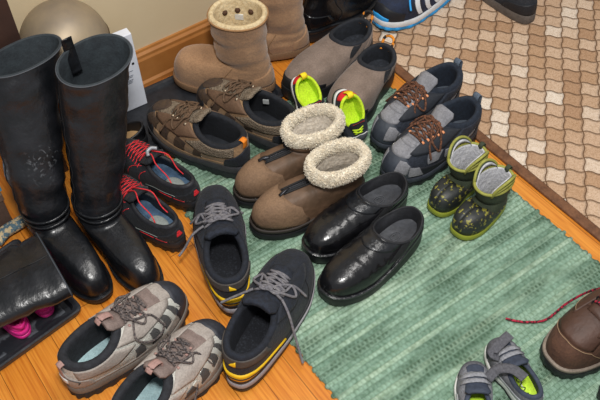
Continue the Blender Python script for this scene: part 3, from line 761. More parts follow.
# ---------------------------------------------------------------- navy mid sneakers
glace = mat('grey_flat_lace', '#7b787a', .85, '#65636a', 160, .4, 600); greymid = mat('grey_midsole', '#9b979c', .7); yellow = mat('yellow_foam', '#e8bb14', .6); darkcol = mat('charcoal_leather_collar', '#3a3532', .7, '#4b4541', 40, .2, 300)
fuzzy = mat('black_fleece', '#11131a', .95, '#2b3038', 260, .8, 420, lo=.52, hi=.72)
def navy(label, side, heel, ang, ends, L=.30, **k):
    r = shoe_root('sneaker', label, 'navy sneakers with grey laces', L, heel, ang, k.pop('z', RUG), k.pop('rx', 0), k.pop('ry', 0))
    s = Shoe(r, L, .110, side, h0=.034, h1=.022, xf=.47, zh=.102, zs=.09, zf=.110, toeh=.05, wc=.82, spring=.014, kp=.5, bulge=.007)
    s.sole('outsole', rubber, 0, .35, .003); s.sole('midsole', greymid, .35, .75, .0045); s.sole('midsole_top', rubber, .75, 1, .003, lip=.002)
    s.upper(navyfab); s.lining(mat('navy_lining', '#12151d', .9, '#1b202b', 120, .3, 600), .0065); s.insole(fuzzy)
    s.patch('yellow_band', yellow, [(-1.1, .02, .10), (-.4, .03, .34), (0, .03, .36), (.4, .03, .34), (1.35, .02, .10)], .003, nu=20, nv=4)
    s.patch('yellow_line', rubber, [(-.9, .06, .08), (-.4, .15, .19), (0, .17, .21), (.4, .15, .19), (1.2, .05, .07)], .0042, nu=20, nv=2)
    s.patch('collar_band', darkcol, [(-1.3, .72, .97), (-.6, .72, .97), (0, .70, .97), (.6, .72, .97), (1.3, .72, .97)], .0025, nu=20)
    s.patch('heel_badge', yellow, [(-.10, .74, .76), (.08, .74, .92)], .0042, nu=4, nv=3)
    s.patch('eyestay', navyfab, [(2.0, .6, .99), (2.4, .42, .99), (2.75, .42, .97)], .0026, both=True, nu=12)
    s.seam('stitching', mat('dark_stitch', '#0d0f14', .9), [(2.0, .1), (2.3, .4), (2.75, .5)], .0008, both=True)
    s.tongue(mat('black_knit_tongue', '#171b24', .9, '#232936', 120, .4, 600), v0=.66, ext=.035, w=.058, back=.75, th=.011, crown=.009)
    s.laces(glace, 6, (.66, .49), (.02, .029), .0027, ends=ends, loops=1.15, endlen=.03, style='cross')
    return s
navy('navy sneaker with grey laces and yellow heel band, nearest the bottom of the picture', -1, (.290, .684), 29.5, [[(.145, -.03, .115), (.13, -.05, .10), (.115, -.068, .06), (.10, -.085, .025), (.092, -.094, .012)], [(.145, .03, .115), (.13, .055, .10), (.12, .075, .085), (.112, .085, .08)]])
navy('navy sneaker with grey laces, touching the toes of the brown fur-trimmed boots', 1, (.377, .820), 67.5, [[(.145, .03, .115), (.14, .055, .1), (.135, .075, .07), (.125, .09, .06)]], L=.296)

# ---------------------------------------------------------------- black clogs
def clog(label, side, heel, ang):
    def crease(p, t, v):
        if t < .45 or t > .86 or v < .18: return 0
        w = sm(.45, .55, t) * (1 - sm(.74, .86, t)) * sm(.18, .4, v)
        return .0013 * w * math.sin((p.x * 1.0 + .25 * p.y * side + .006 * noise.noise(p * 60)) * 2 * PI / .021)
    r = shoe_root('slip_on_clog', label, 'black leather clogs on the green rug', .262, heel, ang, RUG)
    s = Shoe(r, .262, .1, side, h0=.042, h1=.027, spring=.012, xf=.45, xb=.015, zh=.081, zs=.057, zf=.090, toeh=.036, kz=.24, wc=.86, crease=crease, kp=.5, toew=1.06)
    s.sole('outsole', mat('clog_sole', '#141518', .5, bump=.1), 0, .82, .0025); s.sole('welt', leather, .82, 1, .004, lip=.001)
    s.upper(mat('toe_scuffed_black_leather', '#0c0c0e', .25, '#141417', 40, .2, 220, spec=.6, scuff=((.125, 0, .035), .03, '#4c4d50', 110)), nv=28); s.lining(mat('black_padded_lining', '#15161a', .7, '#202126', 80, .2, 400), .002); s.insole(mat('black_leather_insole', '#2b2d32', .5, '#3a3c42', 70, .2, 300))
    mb = MB(); k = s.zb(.25) + s.zins + .0003
    for a0, rr in ((0, .012), (.5, .007)): mb.tube([Vector((.07 + 1.25 * rr * math.cos(a), rr * math.sin(a) * .8, k)) for a in [2 * PI * q / 16 for q in range(17)]], .0006, 4)
    s.build(mb, 'insole_stamp', mat('grey_stamp', '#55575c', .6))
    for rev in (0, 1):
        s.quad('elastic_gore', mat('black_elastic', '#0c0d0f', .9, '#15171a', 200, .5, 600), [(1.62, .5), (1.9, .5), (2.02, .97), (1.72, .97)], .0016, 8, rev=rev)
        s.seam('gore_seam', leather, [((-1 if rev else 1) * a, b) for a, b in ((1.55, .12), (1.6, .5), (1.72, .99))], .001)
    s.patch('heel_counter', brightleather, [(-.9, .05, .5), (-.4, .05, .8), (0, .05, .86), (.4, .05, .8), (.9, .05, .5)], .0018, nu=16)
    s.patch('vamp_edge', leather, [(2.15, .86, .99), (PI, .84, .99), (2 * PI - 2.15, .86, .99)], .0016, nu=16, nv=4)
    return s
clog('glossy black leather clog, the nearer of the two on the green rug', 1, (.796, .763), -173.5)
clog('glossy black leather clog, between its mate and the fur-trimmed boot', -1, (.832, .852), -179)

# ---------------------------------------------------------------- grey-brown slip-on mocs
mocs = mat('grey_brown_suede', '#75655a', .92, '#857469', 30, .3, 500, sheen=.15)
def moc(label, side, heel, ang, L):
    r = shoe_root('slip_on_shoe', label, 'grey-brown suede slip-ons', L, heel, ang, RUG)
    s = Shoe(r, L, .112, side, h0=.03, h1=.022, xf=.43, xb=.015, zh=.085, zs=.068, zf=.086, toeh=.05, wc=.84, kp=.55, toew=1.1, zins=.010)
    s.sole('outsole', rubber, 0, 1, .0045, lip=.008)
    s.upper(mocs); s.lining(mat('black_neoprene', '#171a20', .85, '#22262e', 90, .25, 500), .0055); s.insole(blackins)
    for rev in (0, 1): s.quad('elastic_gore', blackfab, [(1.75, .6), (1.83, .6), (2.15, .985), (1.75, .985)], .0016, 8, rev=rev)
    s.patch('toe_rand', rubber, [(2.1, 0, .12), (2.7, 0, .2), (PI, 0, .22), (2 * PI - 2.7, 0, .2), (2 * PI - 2.1, 0, .12)], .002, nu=20, nv=4)
    s.patch('heel_rand', mocs, [(-1.1, .02, .85), (0, .02, .9), (1.1, .02, .85)], .0016, nu=14)
    s.seam('stitching', mat('brown_stitch', '#5d4f45', .9), [(1.7, .1), (1.75, .55), (1.95, .98)], .0008, both=True)
    mb = MB()
    z = s.C(0).z; x0 = s.C(0).x
    mb.tube(spline([Vector((x0 + .012, -.012, z - .01)), Vector((x0 - .006, -.013, z + .012)), Vector((x0 - .012, 0, z + .018)), Vector((x0 - .006, .013, z + .012)), Vector((x0 + .012, .012, z - .01))], 6), .0036, 8)
    s.build(mb, 'heel_loop', mat('orange_black_cord', '#1d1a18', .8, '#e28a1e', 60, .2, 400, lo=.49, hi=.51))
    return s
moc('grey-brown suede slip-on, the one nearer the tan sheepskin boots', 1, (1.094, 1.306), -169, .285)
moc('grey-brown suede slip-on, the one nearer the orange-eyelet hiking shoes', -1, (1.074, 1.200), -160, .245)

# ---------------------------------------------------------------- tiny lime-lined baby shoes
lime = mat('lime_fabric', '#bfe01c', .8, '#cdea30', 60, .3, 600); redf = mat('red_fabric', '#d8262a', .8); yelf = mat('yellow_webbing', '#f0d21a', .7)
def baby(label, side, ang, loc, ry, rx=0):
    r = thing('toddler_shoe', label, 'shoe', loc, math.radians(ang), 'toddler shoes lined in lime', math.radians(rx), math.radians(ry))
    s = Shoe(r, .122, .068, side, h0=.012, h1=.010, spring=.006, xf=.66, xb=.02, zh=.046, zs=.040, zf=.046, toeh=.032, wc=.92, zins=.006, kp=.4)
    s.sole('outsole', rubber, 0, .45, .002); s.sole('midsole', white, .45, 1, .002, lip=.003)
    s.upper(navyfab); s.lining(lime, .0035, fw=.84); s.insole(lime)
    s.patch('toe_cap', mat('dark_grey_suede', '#3a3d43', .85, '#474a50', 80, .3, 500), [(2.4, .05, .5), (PI, .05, .62), (2 * PI - 2.4, .05, .5)], .0012, nu=14)
    s.seam('piping', white, [(2.35, .2), (2.7, .55), (PI, .64)], .0011, both=True)
    s.tongue(blackfab, v0=.75, ext=.012, w=.034, back=.9, th=.004)
    s.patch('heel_panel', redf, [(-.7, .45, .97), (0, .35, .97), (.7, .45, .97)], .0014, nu=12)
    s.pull_tab(yelf, .014, .013, low=.012, th=.0025)
    c = s.tip; mb = MB()
    for q in range(6):
        y = lerp(-.013, .013, q / 5); mb.ribbon([c + Vector((.0035, y, -.006)), c + Vector((.0030, y + .001, .0)), c + Vector((.002, y + .0025, .002))], Vector((1, 0, .5)), .0022, .001, 0, 3)
    s.build(mb, 'red_lettering', redf)
    s.laces(lime, 3, (.78, .68), (.01, .014), .0014, bow=False)
    return s
baby('tiny black toddler shoe lined in lime, wedged between the toes of the two grey-brown slip-ons', 1, -94, (.808, 1.180, .064), 44)
baby('tiny black toddler shoe lined in lime, propped against the slip-on nearer the orange-eyelet shoes', -1, -96, (.849, 1.081, .075), 61)

# ---------------------------------------------------------------- toddler velcro trainers
tg = mat('grey_felt', '#6a6b71', .9, '#7b7c82', 120, .5, 700); tgd = mat('dark_grey_strap', '#4d4d53', .9, '#5d5d63', 200, .5, 700); tnav = mat('slate_navy_lining', '#2f3646', .8, '#3a4252', 80); limei = mat('lime_insole', '#b9e02a', .7, '#c3e83e', 50)
def velcro(label, side, heel, ang, flap):
    r = shoe_root('toddler_trainer', label, 'grey toddler trainers with straps', .145, heel, ang, RUG)
    s = Shoe(r, .145, .066, side, h0=.02, h1=.015, spring=.006, xf=.6, xb=.02, zh=.055, zs=.042, zf=.055, toeh=.034, wc=.78, zins=.004)
    s.sole('outsole', darkrubber, 0, .3, .002); s.sole('midsole', white, .3, 1, .0025, lip=.002)
    s.upper(tg); s.lining(tnav, .0045); s.insole(limei)
    mb = MB(); k = s.zb(.25) + s.zins - .0012
    mb.tube(spline([Vector((.03 + .006 * i, (.004 if i % 2 else -.004), k + .001)) for i in range(7)], 4), .0008, 4); s.build(mb, 'insole_lettering', mat('dark_print', '#2c3a1c', .8))
    s.patch('toe_cap', tgd, [(2.3, .02, .3), (2.8, .02, .4), (PI, .02, .42), (2 * PI - 2.8, .02, .4), (2 * PI - 2.3, .02, .3)], .0014, nu=16)
    s.patch('toe_panel', tnav, [(2.75, .45, .6), (PI, .44, .66), (2 * PI - 2.75, .45, .6)], .0012, nu=12)
    s.patch('heel_counter', mat('silver_overlay', '#b4b6ba', .4, metal=.3), [(.55, .05, .5), (1.2, .05, .45), (1.8, .05, .3)], .0014, both=True)
    s.tongue(tnav, v0=.7, ext=.018, w=.038, back=.7, th=.006, crown=.004)
    for x in (.66, .74):
        mb = MB(); P = [s.top(x * .145, y, .002) for y in (-.026, -.014, 0, .014, .026)]
        mb.ribbon(P, Vector((.3, 0, 1)), .010, .0025, 0, 4); s.build(mb, 'strap', mat('light_grey_strap', '#85868c', .85, '#95969c', 150, .4, 700))
    mb = MB(); a = s.top(.70 * .145, -.022 * side, .003)
    mb.ribbon(spline([a] + [a + Vector(q) for q in flap], 6), Vector((0, 0, 1)), .019, .0035, 0, 5); s.build(mb, 'open_strap', tgd)
    return s
velcro('grey toddler trainer at the bottom edge, its loose strap across its mate', 1, (.572, .338), 53, [(.012, -.018, .014), (.006, -.042, .024), (-.012, -.060, .026)])
velcro('grey toddler trainer with lime insole, next to the brown leather boot toe', -1, (.694, .322), 76, [(.008, .010, .010), (.016, -.01, .018), (.024, -.034, .020)])

# ---------------------------------------------------------------- brown lace-up leather shoes
brl = mat('dark_brown_leather', '#3e281e', .6, '#4c3226', 30, .25, 300); brs = mat('dark_brown_nubuck', '#4c3226', .88, '#5a3d2d', 60, .3, 400); rlace = mat('red_black_lace', '#b01e3c', .8, '#2a1016', 230, .4, 600, lo=.48, hi=.54)
stitchb = mat('tan_stitch', '#a08466', .8)
def brownshoe(label, side, heel, ang, lace):
    r = shoe_root('leather_boot', label, 'dark brown leather boots on the green rug', .30, heel, ang, RUG)
    s = Shoe(r, .30, .112, side, h0=.034, h1=.024, spring=.012, xf=.5, xb=.02, zh=.11, zs=.1, zf=.125, toeh=.055, wc=.68, kp=.5, kz=.2, toew=1.06)
    s.sole('outsole', rubber, 0, .68, .006, lug=.002, lugn=60); s.sole('midsole', mat('taupe_midsole', '#8a7d70', .7, '#776b60', 40), .68, 1, .004, lip=.002)
    s.upper(brs); s.lining(hp['lining'], .005); s.insole(blackins)
    s.patch('vamp', brl, [(2.45, .3, .62), (2.8, .34, .72), (PI, .36, .74), (2 * PI - 2.8, .34, .72), (2 * PI - 2.45, .3, .62)], .0012, nu=18)
    s.seam('stitching', stitchb, [(2.1, .1), (2.45, .27), (2.8, .32), (PI, .34)], .0007, both=True, off=.001)
    s.patch('eyestay', brl, [(1.9, .55, .99), (2.3, .5, .99), (2.66, .52, .97)], .003, both=True, nu=12)
    s.seam('eyestay_stitching', stitchb, [(2.0, .53), (2.4, .53), (2.66, .56)], .0006, both=True, off=.0036)
    s.eyelets(mat('black_metal', '#1c1c20', .35, metal=.6), 4, (.66, .53), (.017, .024), .0055)
    s.tongue(brl, v0=.7, ext=.02, w=.05, back=.8)
    s.laces(rlace, 4, (.66, .53), (.017, .024), .0024, bow=False, ends=lace)
    return s
brownshoe('dark brown leather boot with red laces, lying at the right edge on the green rug', -1, (1.080, .352), 175.6, [[(.15, -.02, .125), (.165, -.05, .085), (.19, -.072, .035), (.232, -.076, .006), (.265, -.090, .005), (.285, -.106, .005), (.297, -.120, .005)]])
brownshoe('dark brown leather boot of which only the toe shows in the bottom right corner', 1, (1.098, .212), 174, None)

# ---------------------------------------------------------------- three shoes at the top
def blue_trainer(label, side, heel, ang):
    r = shoe_root('running_shoe', label, None, .298, heel, ang, .0085)
    s = Shoe(r, .298, .108, side, h0=.036, h1=.024, spring=.014, xf=.55, zh=.085, zs=.068, zf=.1, toeh=.046, wc=.7)
    wm = mat('white_foam', '#dfe1e2', .6, '#d0d2d4', 40); cy = mat('cyan_blue', '#2b9fe6', .6)
    s.sole('outsole', cy, 0, .4, .004, lug=.002); s.sole('midsole', wm, .4, 1, .004, lip=.002)
    s.upper(mat('black_blue_mesh', '#181d29', .8, '#1f2c48', 30, .4, 800)); s.lining(blackfab, .005); s.insole(cy)
    for a in (1.35, 1.6, 1.85):
        for rev in (0, 1): s.quad('side_stripe', wm, [(a, .08), (a + .1, .08), (a + .52, .62), (a + .4, .62)], .0022, 8, rev=rev)
    s.patch('toe_cap', mat('dark_toe', '#14171e', .6), [(2.3, 0, .16), (PI, 0, .3), (2 * PI - 2.3, 0, .16)], .0018, nu=14)
    s.patch('toe_bumper', cy, [(2.75, 0, .06), (PI, 0, .10), (2 * PI - 2.75, 0, .06)], .003, nu=10, nv=3)
    s.patch('eyestay', wm, [(2.25, .6, .95), (2.4, .58, .95)], .0026, both=True, nu=4)
    s.tongue(blackfab, v0=.7, ext=.02)
    s.laces(cy, 6, (.76, .57), (.018, .026), .0028)
    return s
blue_trainer('black running shoe with white side stripes and bright blue laces on the beige mat', 1, (1.452, 1.358), 185)
def dark_casual():
    L = .28; r = shoe_root('casual_shoe', 'dark grey low shoe at the top edge with its heel on the beige mat', None, L, (1.492, 1.115), 84, .0085)
    s = Shoe(r, L, .104, 1, h0=.022, h1=.018, xf=.55, zh=.08, zs=.062, zf=.085, toeh=.045, wc=.7)
    s.sole('outsole', mat('taupe_grey_sole', '#57504b', .75, '#655d57', 60, .15), 0, 1, .003, lip=.003)
    s.upper(mat('black_nubuck', '#20242b', .8, '#2b2f37', 60, .3, 500)); s.lining(mat('pale_grey_lining', '#b9b3aa', .9, '#a49e95', 60), .006); s.insole(mat('grey_insole', '#8d8880', .9))
    s.patch('heel_counter', mat('black_counter_leather', '#181a20', .6, bump=.2), [(-1.1, .04, .5), (0, .04, .62), (1.1, .04, .5)], .0018, nu=16)
    t = text_mesh('M2', .011, labelw, 'heel_mark', r, Matrix.Identity(4)); p = s.S(-.62, .34, .0026); n = s.out(s.B, -.62)
    zax = n; xax = Vector((0, 0, 1)).cross(zax).normalized(); yax = zax.cross(xax)
    t.matrix_local = Matrix.Translation(p + s.shift) @ Matrix((xax, yax, zax)).transposed().to_4x4()
    s.tongue(blackfab, v0=.7, ext=.02); s.laces(blackfab, 4, (.72, .57), (.018, .024), .0025)
dark_casual()
def dress():
    L = .27; r = shoe_root('leather_shoe', 'polished black leather shoe at the top beside the tan sheepskin boots', None, L, (.978, 1.420), 8, .0105)
    s = Shoe(r, L, .1, -1, h0=.036, h1=.018, spring=.012, xf=.5, zh=.1, zs=.095, zf=.12, toeh=.048, wc=.7, kp=.5, kz=.3)
    s.sole('outsole', rubber, 0, .75, .003, t0=0); s.sole('welt', leather, .75, 1, .0065, lip=.001)
    s.upper(brightleather, shaft=[(.125, .078, .062, .036, 0), (.16, .072, .064, .041, 0)]); s.lining(blackfab, .003)
    s.patch('heel_counter', brightleather, [(-1.1, .03, .5), (0, .03, .75), (1.1, .03, .5)], .0018, nu=16)
    s.patch('toe_cap', brightleather, [(2.35, .03, .36), (PI, .03, .5), (2 * PI - 2.35, .03, .36)], .0016, nu=16)
    s.seam('stitching', mat('black_stitch', '#0b0b0d', .8), [(1.2, .1), (1.5, .5), (1.7, .98)], .0009, both=True)
dress()

# ---------------------------------------------------------------- brown fur-trimmed ankle boots
fb = mat('brown_distressed_leather', '#54402f', .6, '#7a5d47', 18, .4, 200, lo=.36, hi=.72); furm = mat('cream_fur', '#e0d3bc', .95, '#ece3d0', 90); furin = mat('grey_cream_fleece', '#b3a797', .95, '#cfc5b6', 160, .8, 350)
zipm = mat('black_zip_tape', '#121317', .7, bump=.3, bscale=600); zipt = mat('dark_zip_metal', '#3a3b40', .35, metal=.7)
def furboot(label, side, heel, ang, seed):
    r = shoe_root('ankle_boot', label, 'brown fur-trimmed boots on the rug', .262, heel, ang, RUG, cat='boot')
    s = Shoe(r, .262, .093, side, h0=.034, h1=.022, spring=.01, xf=.46, xb=.02, zh=.09, zs=.088, zf=.098, toeh=.056, wc=.66, kp=.5, kz=.05)
    s.sole('outsole', rubber, 0, .7, .005); s.sole('welt', mat('dark_brown_rand', '#2c241f', .7), .7, 1, .004, lip=.006)
    sh = [(.110, .066, .066, .043, .004 * side), (.126, .064, .066, .046, .008 * side)]
    s.upper(fb, shaft=sh, wrinkle=.0015); s.lining(furin, .006)
    s.patch('vamp_overlay', mat('tan_brown_suede_toe', '#84684f', .85, '#6d5440', 18, .35, 260, lo=.3, hi=.7), [(1.75, .03, .12), (2.1, .03, .45), (2.6, .03, .6), (PI, .03, .66), (2 * PI - 2.6, .03, .6), (2 * PI - 2.1, .03, .45), (2 * PI - 1.75, .03, .12)], .0014, nu=18)
    for sg, w in ((0, 0),):
        P = [s.S(PI, lerp(.68, 1, q / 6), .0025) for q in range(7)] + [s.loop(l, PI) + Vector((.003, 0, 0)) for l in sh]
        ups = [Vector((.6, 0, .8))] * len(P)
        mb = MB(); mb.ribbon(P, ups, .010, .003, .001, 5); tp = s.build(mb, 'zip', zipm)
        mb = MB(); mb.tube([p + Vector((.0022, 0, .0022)) for p in P], .0015, 5); s.build(mb, 'zip_teeth', zipt, tp)
        mb = MB(); a = P[1]; mb.ribbon(spline([a + Vector((0, 0, .004)), a + Vector((.012, .004 * side, .005)), a + Vector((.024, .006 * side, -.001))], 3), Vector((.4, 0, 1)), .007, .002, 0, 4); s.build(mb, 'zip_pull', zipt, tp)
    for y in (-.012, .012): pass
    mb = MB()
    for sg in (1, -1): mb.tube([s.S(PI + sg * lerp(.10, .2, q / 6), lerp(.66, 1, q / 6), .002) for q in range(7)] + [s.loop(l, PI + sg * .2) + Vector((.002, 0, 0)) for l in sh], .0022, 6)
    s.build(mb, 'zip_piping', zipm)
    fur(s, 'fur_trim', furm, 7500, .0092, .017, .0048, .004, seed)
    return s
furboot('brown leather boot with cream fur collar, in front of its mate, beside the black clogs', 1, (.777, .930), 173, 3)
furboot('brown leather boot with cream fur collar, behind its mate, below the toddler shoes', -1, (.796, 1.030), 172.5, 8)

# ---------------------------------------------------------------- tan sheepskin boots
ug = mat('tan_sheepskin_suede', '#a5805f', .95, '#8a694d', 16, .3, 350, lo=.35, hi=.7, sheen=.25); ugf = mat('cream_sheepskin', '#d9c6a0', .95, '#c6af86', 120, 1.0, 260); ugsole = mat('tan_brown_sole', '#7c5f45', .8); knot = mat('dark_brown_knot', '#4a2f1c', .8)
def ugg(label, side, heel, ang, L, H, lean=(0, 0), detail=True):
    r = shoe_root('sheepskin_boot', label, 'tan sheepskin boots by the baseboard', L, heel, ang, .0125, cat='boot')
    s = Shoe(r, L, .105, side, h0=.018, h1=.016, spring=.008, xf=.52, xb=.02, zh=.075, zs=.075, zf=.09, toeh=.062, wc=.74, kp=.5, kz=.02, toew=1.12)
    s.sole('outsole', ugsole, 0, 1, .004, lip=.002)
    x = lambda f: .072 + lean[0] * f; y = lambda f: lean[1] * f
    sh = [(.11, x(.1), .064, .048, y(.1)), (.15, x(.35), .062, .051, y(.35)), (.2 if H > .22 else .17, x(.7), .064, .056, y(.7)), (H, x(1), .068, .060, y(1))]
    s.upper(ug, shaft=sh, wrinkle=.006, wscale=26); s.lining(ugf, .006, lip=0)
    s.patch('heel_counter', ug, [(-.9, .03, .5), (-.3, .03, .8), (0, .03, .85), (.3, .03, .8), (.9, .03, .5)], .002, nu=14)
    s.seam('stitching', mat('tan_stitch_thread', '#8a6a4a', .9), [(1.4, .06), (1.7, .5), (1.9, .98)], .001, both=True)
    mb = MB(); mb.tube([s.rimf(2 * PI * q / 60, shrink=-.0012, rz=-.002) for q in range(61)], .0026, 6); s.build(mb, 'rim_binding', mat('tan_binding', '#9a734d', .9, bump=.3))
    if detail:
        l = sh[-1]
        for ph in (-.62, .0, .62):
            ph2 = ph - 1.80
            p = s.loop((l[0] - .026, l[1], l[2] - .0135, l[3] - .0135, l[4]), ph2); mb = MB()
            mb.lathe([(.001, -.006), (.0055, -.005), (.0075, 0), (.0055, .005), (.001, .006)], p, 10); s.build(mb, 'lacing_knot', knot)
        p = s.loop((l[0] - .044, l[1], l[2] - .016, l[3] - .016, l[4]), -1.75); mb = MB(); mb.box(p, (.020, .005, .014), 0); s.build(mb, 'care_label', white, smooth=False)
    return s
ugg('tan sheepskin boot with fleece showing in its open top, toe at the baseboard', 1, (.809, 1.319), 135, .25, .218)
ugg('tan sheepskin boot whose shaft leaves the top of the picture, behind its mate', -1, (.966, 1.391), 152, .235, .245, detail=False)

# ---------------------------------------------------------------- green camouflage toddler boots
olive = mat('olive_piping', '#8a8a3a', .7, '#9a9a48', 60, .2); neo = mat('dark_green_neoprene', '#2d3527', .8, '#3a4330', 40, .25, 500); whitel = mat('white_fleece_lining', '#c9c9cc', .95, '#b3b3b8', 90, .5, 300)
camo = mat('camouflage_rubber', '#262928', .5, '#8d8738', 110, .15, 200, lo=.56, hi=.61); limes = mat('olive_rubber_sole', '#8a922c', .6)
def kidboot(label, side, heel, ang):
    r = shoe_root('toddler_boot', label, 'green camouflage toddler boots', .145, heel, ang, RUG, cat='boot')
    s = Shoe(r, .145, .064, side, h0=.014, h1=.012, spring=.006, xf=.5, xb=.02, zh=.05, zs=.052, zf=.06, toeh=.042, wc=.82, kp=.5, kz=.05, toew=1.12)
    s.sole('outsole', limes, 0, 1, .003, lip=.002)
    sh = [(.075, .045, .040, .031, 0), (.105, .048, .046, .035, 0)]
    s.upper(neo, shaft=sh); s.lining(whitel, .0035)
    s.patch('rubber_foot', camo, [(.25, .02, .25), (1.0, .02, .32), (1.7, .02, .5), (2.4, .02, .82), (PI, .02, .86)], .0018, both=True, nu=30)
    for sg in (1, -1):
        hd = None
        def arch(f, lo, hi, o=0.):
            ph = sg * lerp(.62, 2.45, f); zz = lerp(lo, hi, math.sin(PI * f) ** .55)
            p = s.rimf(ph, shrink=-o); p.z = zz; return p
        T = [arch(q / 16, .102, .136) for q in range(17)]; I = [arch(q / 16, .102, .123) for q in range(17)]
        T2 = [arch(q / 16, .102, .136, -.0045) for q in range(17)]; I2 = [arch(q / 16, .102, .123, -.0045) for q in range(17)]
        mb = MB(); mb.rings([[T[q], I[q], I2[q], T2[q]] for q in range(17)], True, True); hd = s.build(mb, 'pull_handle', neo)
        mb = MB(); mb.tube(T, .0032, 7); mb.tube(I, .0026, 6); s.build(mb, 'handle_piping', olive, hd)
        mb = MB(); mb.rings([[T2[q] * .4 + T2[q] * .6 + Vector((0, -.0008 * sg * side, -.002)), I2[q] + Vector((0, -.0008 * sg * side, .002)), I2[q] + Vector((0, -.0035 * sg * side, .002)), T2[q] + Vector((0, -.0035 * sg * side, -.002))] for q in range(17)], True, True); s.build(mb, 'handle_lining', whitel, hd)
    mb = MB(); mb.tube([s.rimf(2 * PI * q / 48, shrink=.001, rz=.003) for q in range(49)], .0034, 7); s.build(mb, 'rim_piping', olive)
    s.pull_tab(neo, .01, .012, low=.02)
    mb = MB(); mb.tube([s.loop((lerp(.05, .103, q / 6), .047, .0445, .0345, 0), .5 * side) for q in range(7)], .0014, 5); s.build(mb, 'side_piping', olive)
    return s
kidboot('small green camouflage rubber boot with white lining, nearer the wood strip', 1, (.998, .716), -173.5)
kidboot('small green camouflage rubber boot with white lining, touching the grey hiking shoe', -1, (1.000, .797), -173.5)

# ---------------------------------------------------------------- tall black boots
bl = mat('boot_inner_lining', '#20262b', .8, '#2b3338', 50, .2, 400); seamk = mat('black_seam', '#0c0d10', .6)
def tallboot(label, side, heel, ang, sh, seed, tab=True, z=0., rot=None, L=.27, name='tall_boot', group='standing tall black leather boots', strap=True, lm=None):
    if rot is None: r = shoe_root(name, label, group, L, heel, ang, z, cat='boot')
    else: r = thing(name, label, 'boot', (0, 0, 0)); r.matrix_world = rot
    s = Shoe(r, L, .086, side, h0=.036, h1=.016, spring=.012, xf=.46, xb=.03, zh=.085, zs=.088, zf=.098, toeh=.05, wc=.98, kp=.5, kz=.1)
    s.sole('outsole', rubber, 0, .85, .003); s.sole('welt', leather, .85, 1, .005, lip=.001)
    s.upper(lm or leather2, shaft=sh, wrinkle=.0085, wscale=26); s.lining(bl, .0025)
    s.patch('heel_counter', leather2, [(-.9, .03, .5), (-.3, .03, .9), (0, .03, .92), (.3, .03, .9), (.9, .03, .5)], .0016, nu=14)
    n = len(s.rings_)
    for k, i0 in enumerate((16, 48)):
        mb = MB(); mb.tube([s.rings_[q][i0] * 1.0 + (s.rings_[q][i0] - Vector((s.cx, s.rings_[q][i0].y * .5, s.rings_[q][i0].z))).normalized() * .0005 for q in range(20, n)], .0012, 5); s.build(mb, 'side_seam', seamk)
    mb = MB(); mb.tube([s.rimf(2 * PI * q / 60, shrink=-.0005) for q in range(61)], .0016, 5); s.build(mb, 'rim_edge', mat('worn_grey_edge', '#3c4046', .6))
    if strap:
        for zz in (.105, .118):
            f = (zz - .09) / (sh[0][0] - .09)
            def lp(ph, e):
                a = s.C(ph, shrink=-e); b = s.loop((sh[0][0], sh[0][1], sh[0][2] + e, sh[0][3] + e, sh[0][4]), ph); return a.lerp(b, max(0, min(1, f)))
            mb = MB(); rings = []
            for q in range(49):
                ph = 2 * PI * q / 48; a = lp(ph, .001); b = lp(ph, .0045); rings.append([a + Vector((0, 0, -.004)), b + Vector((0, 0, -.004)), b + Vector((0, 0, .004)), a + Vector((0, 0, .004))])
            mb.rings(rings); s.build(mb, 'ankle_strap', leather)
    return s
shR = [(.135, .060, .052, .049, .012), (.20, .045, .056, .056, .038), (.28, .024, .056, .065, .066), (.35, .014, .050, .072, .088), (.400, .012, .044, .076, .104, .018)]
s = tallboot('tall black leather boot with pull tab standing nearer the tan sheepskin boots', 1, (.256, 1.226), -86, shR, 1)
q = s.rimf(-.35, shrink=.004); mb = MB(); mb.ribbon(spline([q + Vector((.004, 0, -.055)), q + Vector((.001, 0, -.01)), q + Vector((-.001, 0, .016)), q + Vector((0, 0, .027)), q + Vector((-.004, 0, .016)), q + Vector((-.0055, 0, -.004)), q + Vector((-.0058, 0, -.028))], 5), [Vector((1, 0, 0))] * 31, .021, .0022, 0, 4)
s.build(mb, 'pull_tab', leather)
leather_scuffed = mat('scuffed_black_leather', '#0e1013', .30, '#1b1c20', 30, .22, 260, spec=.6, scuff=((-.055, .035, .235), .05, '#63666a', 70))
shL = [(.135, .056, .050, .049, .010), (.20, .036, .052, .057, .024), (.28, .002, .050, .065, .050), (.36, -.024, .044, .073, .078), (.402, -.034, .040, .078, .096, .004)]
tallboot('tall black leather boot with scuffed creased shaft, standing nearest the left edge', -1, (.163, 1.276), -87, shL, 2, lm=leather_scuffed)

# the third boot lies on its side across the tray
Lb = .27; sc_ = [(.135, .075, .055, .034, 0), (.2, .08, .07, .032, 0), (.28, .085, .078, .031, 0), (.36, .09, .085, .032, 0), (.40, .09, .087, .033, 0)]
xa = Vector((-.04, -.998, 0)).normalized(); za = Vector((.998, -.04, .04)).normalized(); ya = za.cross(xa).normalized(); xa = ya.cross(za)
M = Matrix((xa, ya, za)).transposed().to_4x4(); c = Vector((.126, 1.074, .106)) - M.to_3x3() @ Vector((.09 - Lb / 2, 0, .40)); M.translation = c
s = tallboot('tall black leather boot lying on its side across the left tray over a pink clog', 1, None, 0, sc_, 5, rot=M, L=Lb, strap=False, group=None)
mb = MB(); P = [s.loop((lerp(.14, .40, q / 12), lerp(.075, .09, q / 12) - .02, .075, .0335, 0), 1.35) for q in range(13)]
P = [Vector((p.x, p.y, p.z)) for p in P]; mb.ribbon(P, Vector((0, 1, 0)), .009, .002, 0, 4); zp = s.build(mb, 'zip', zipm)
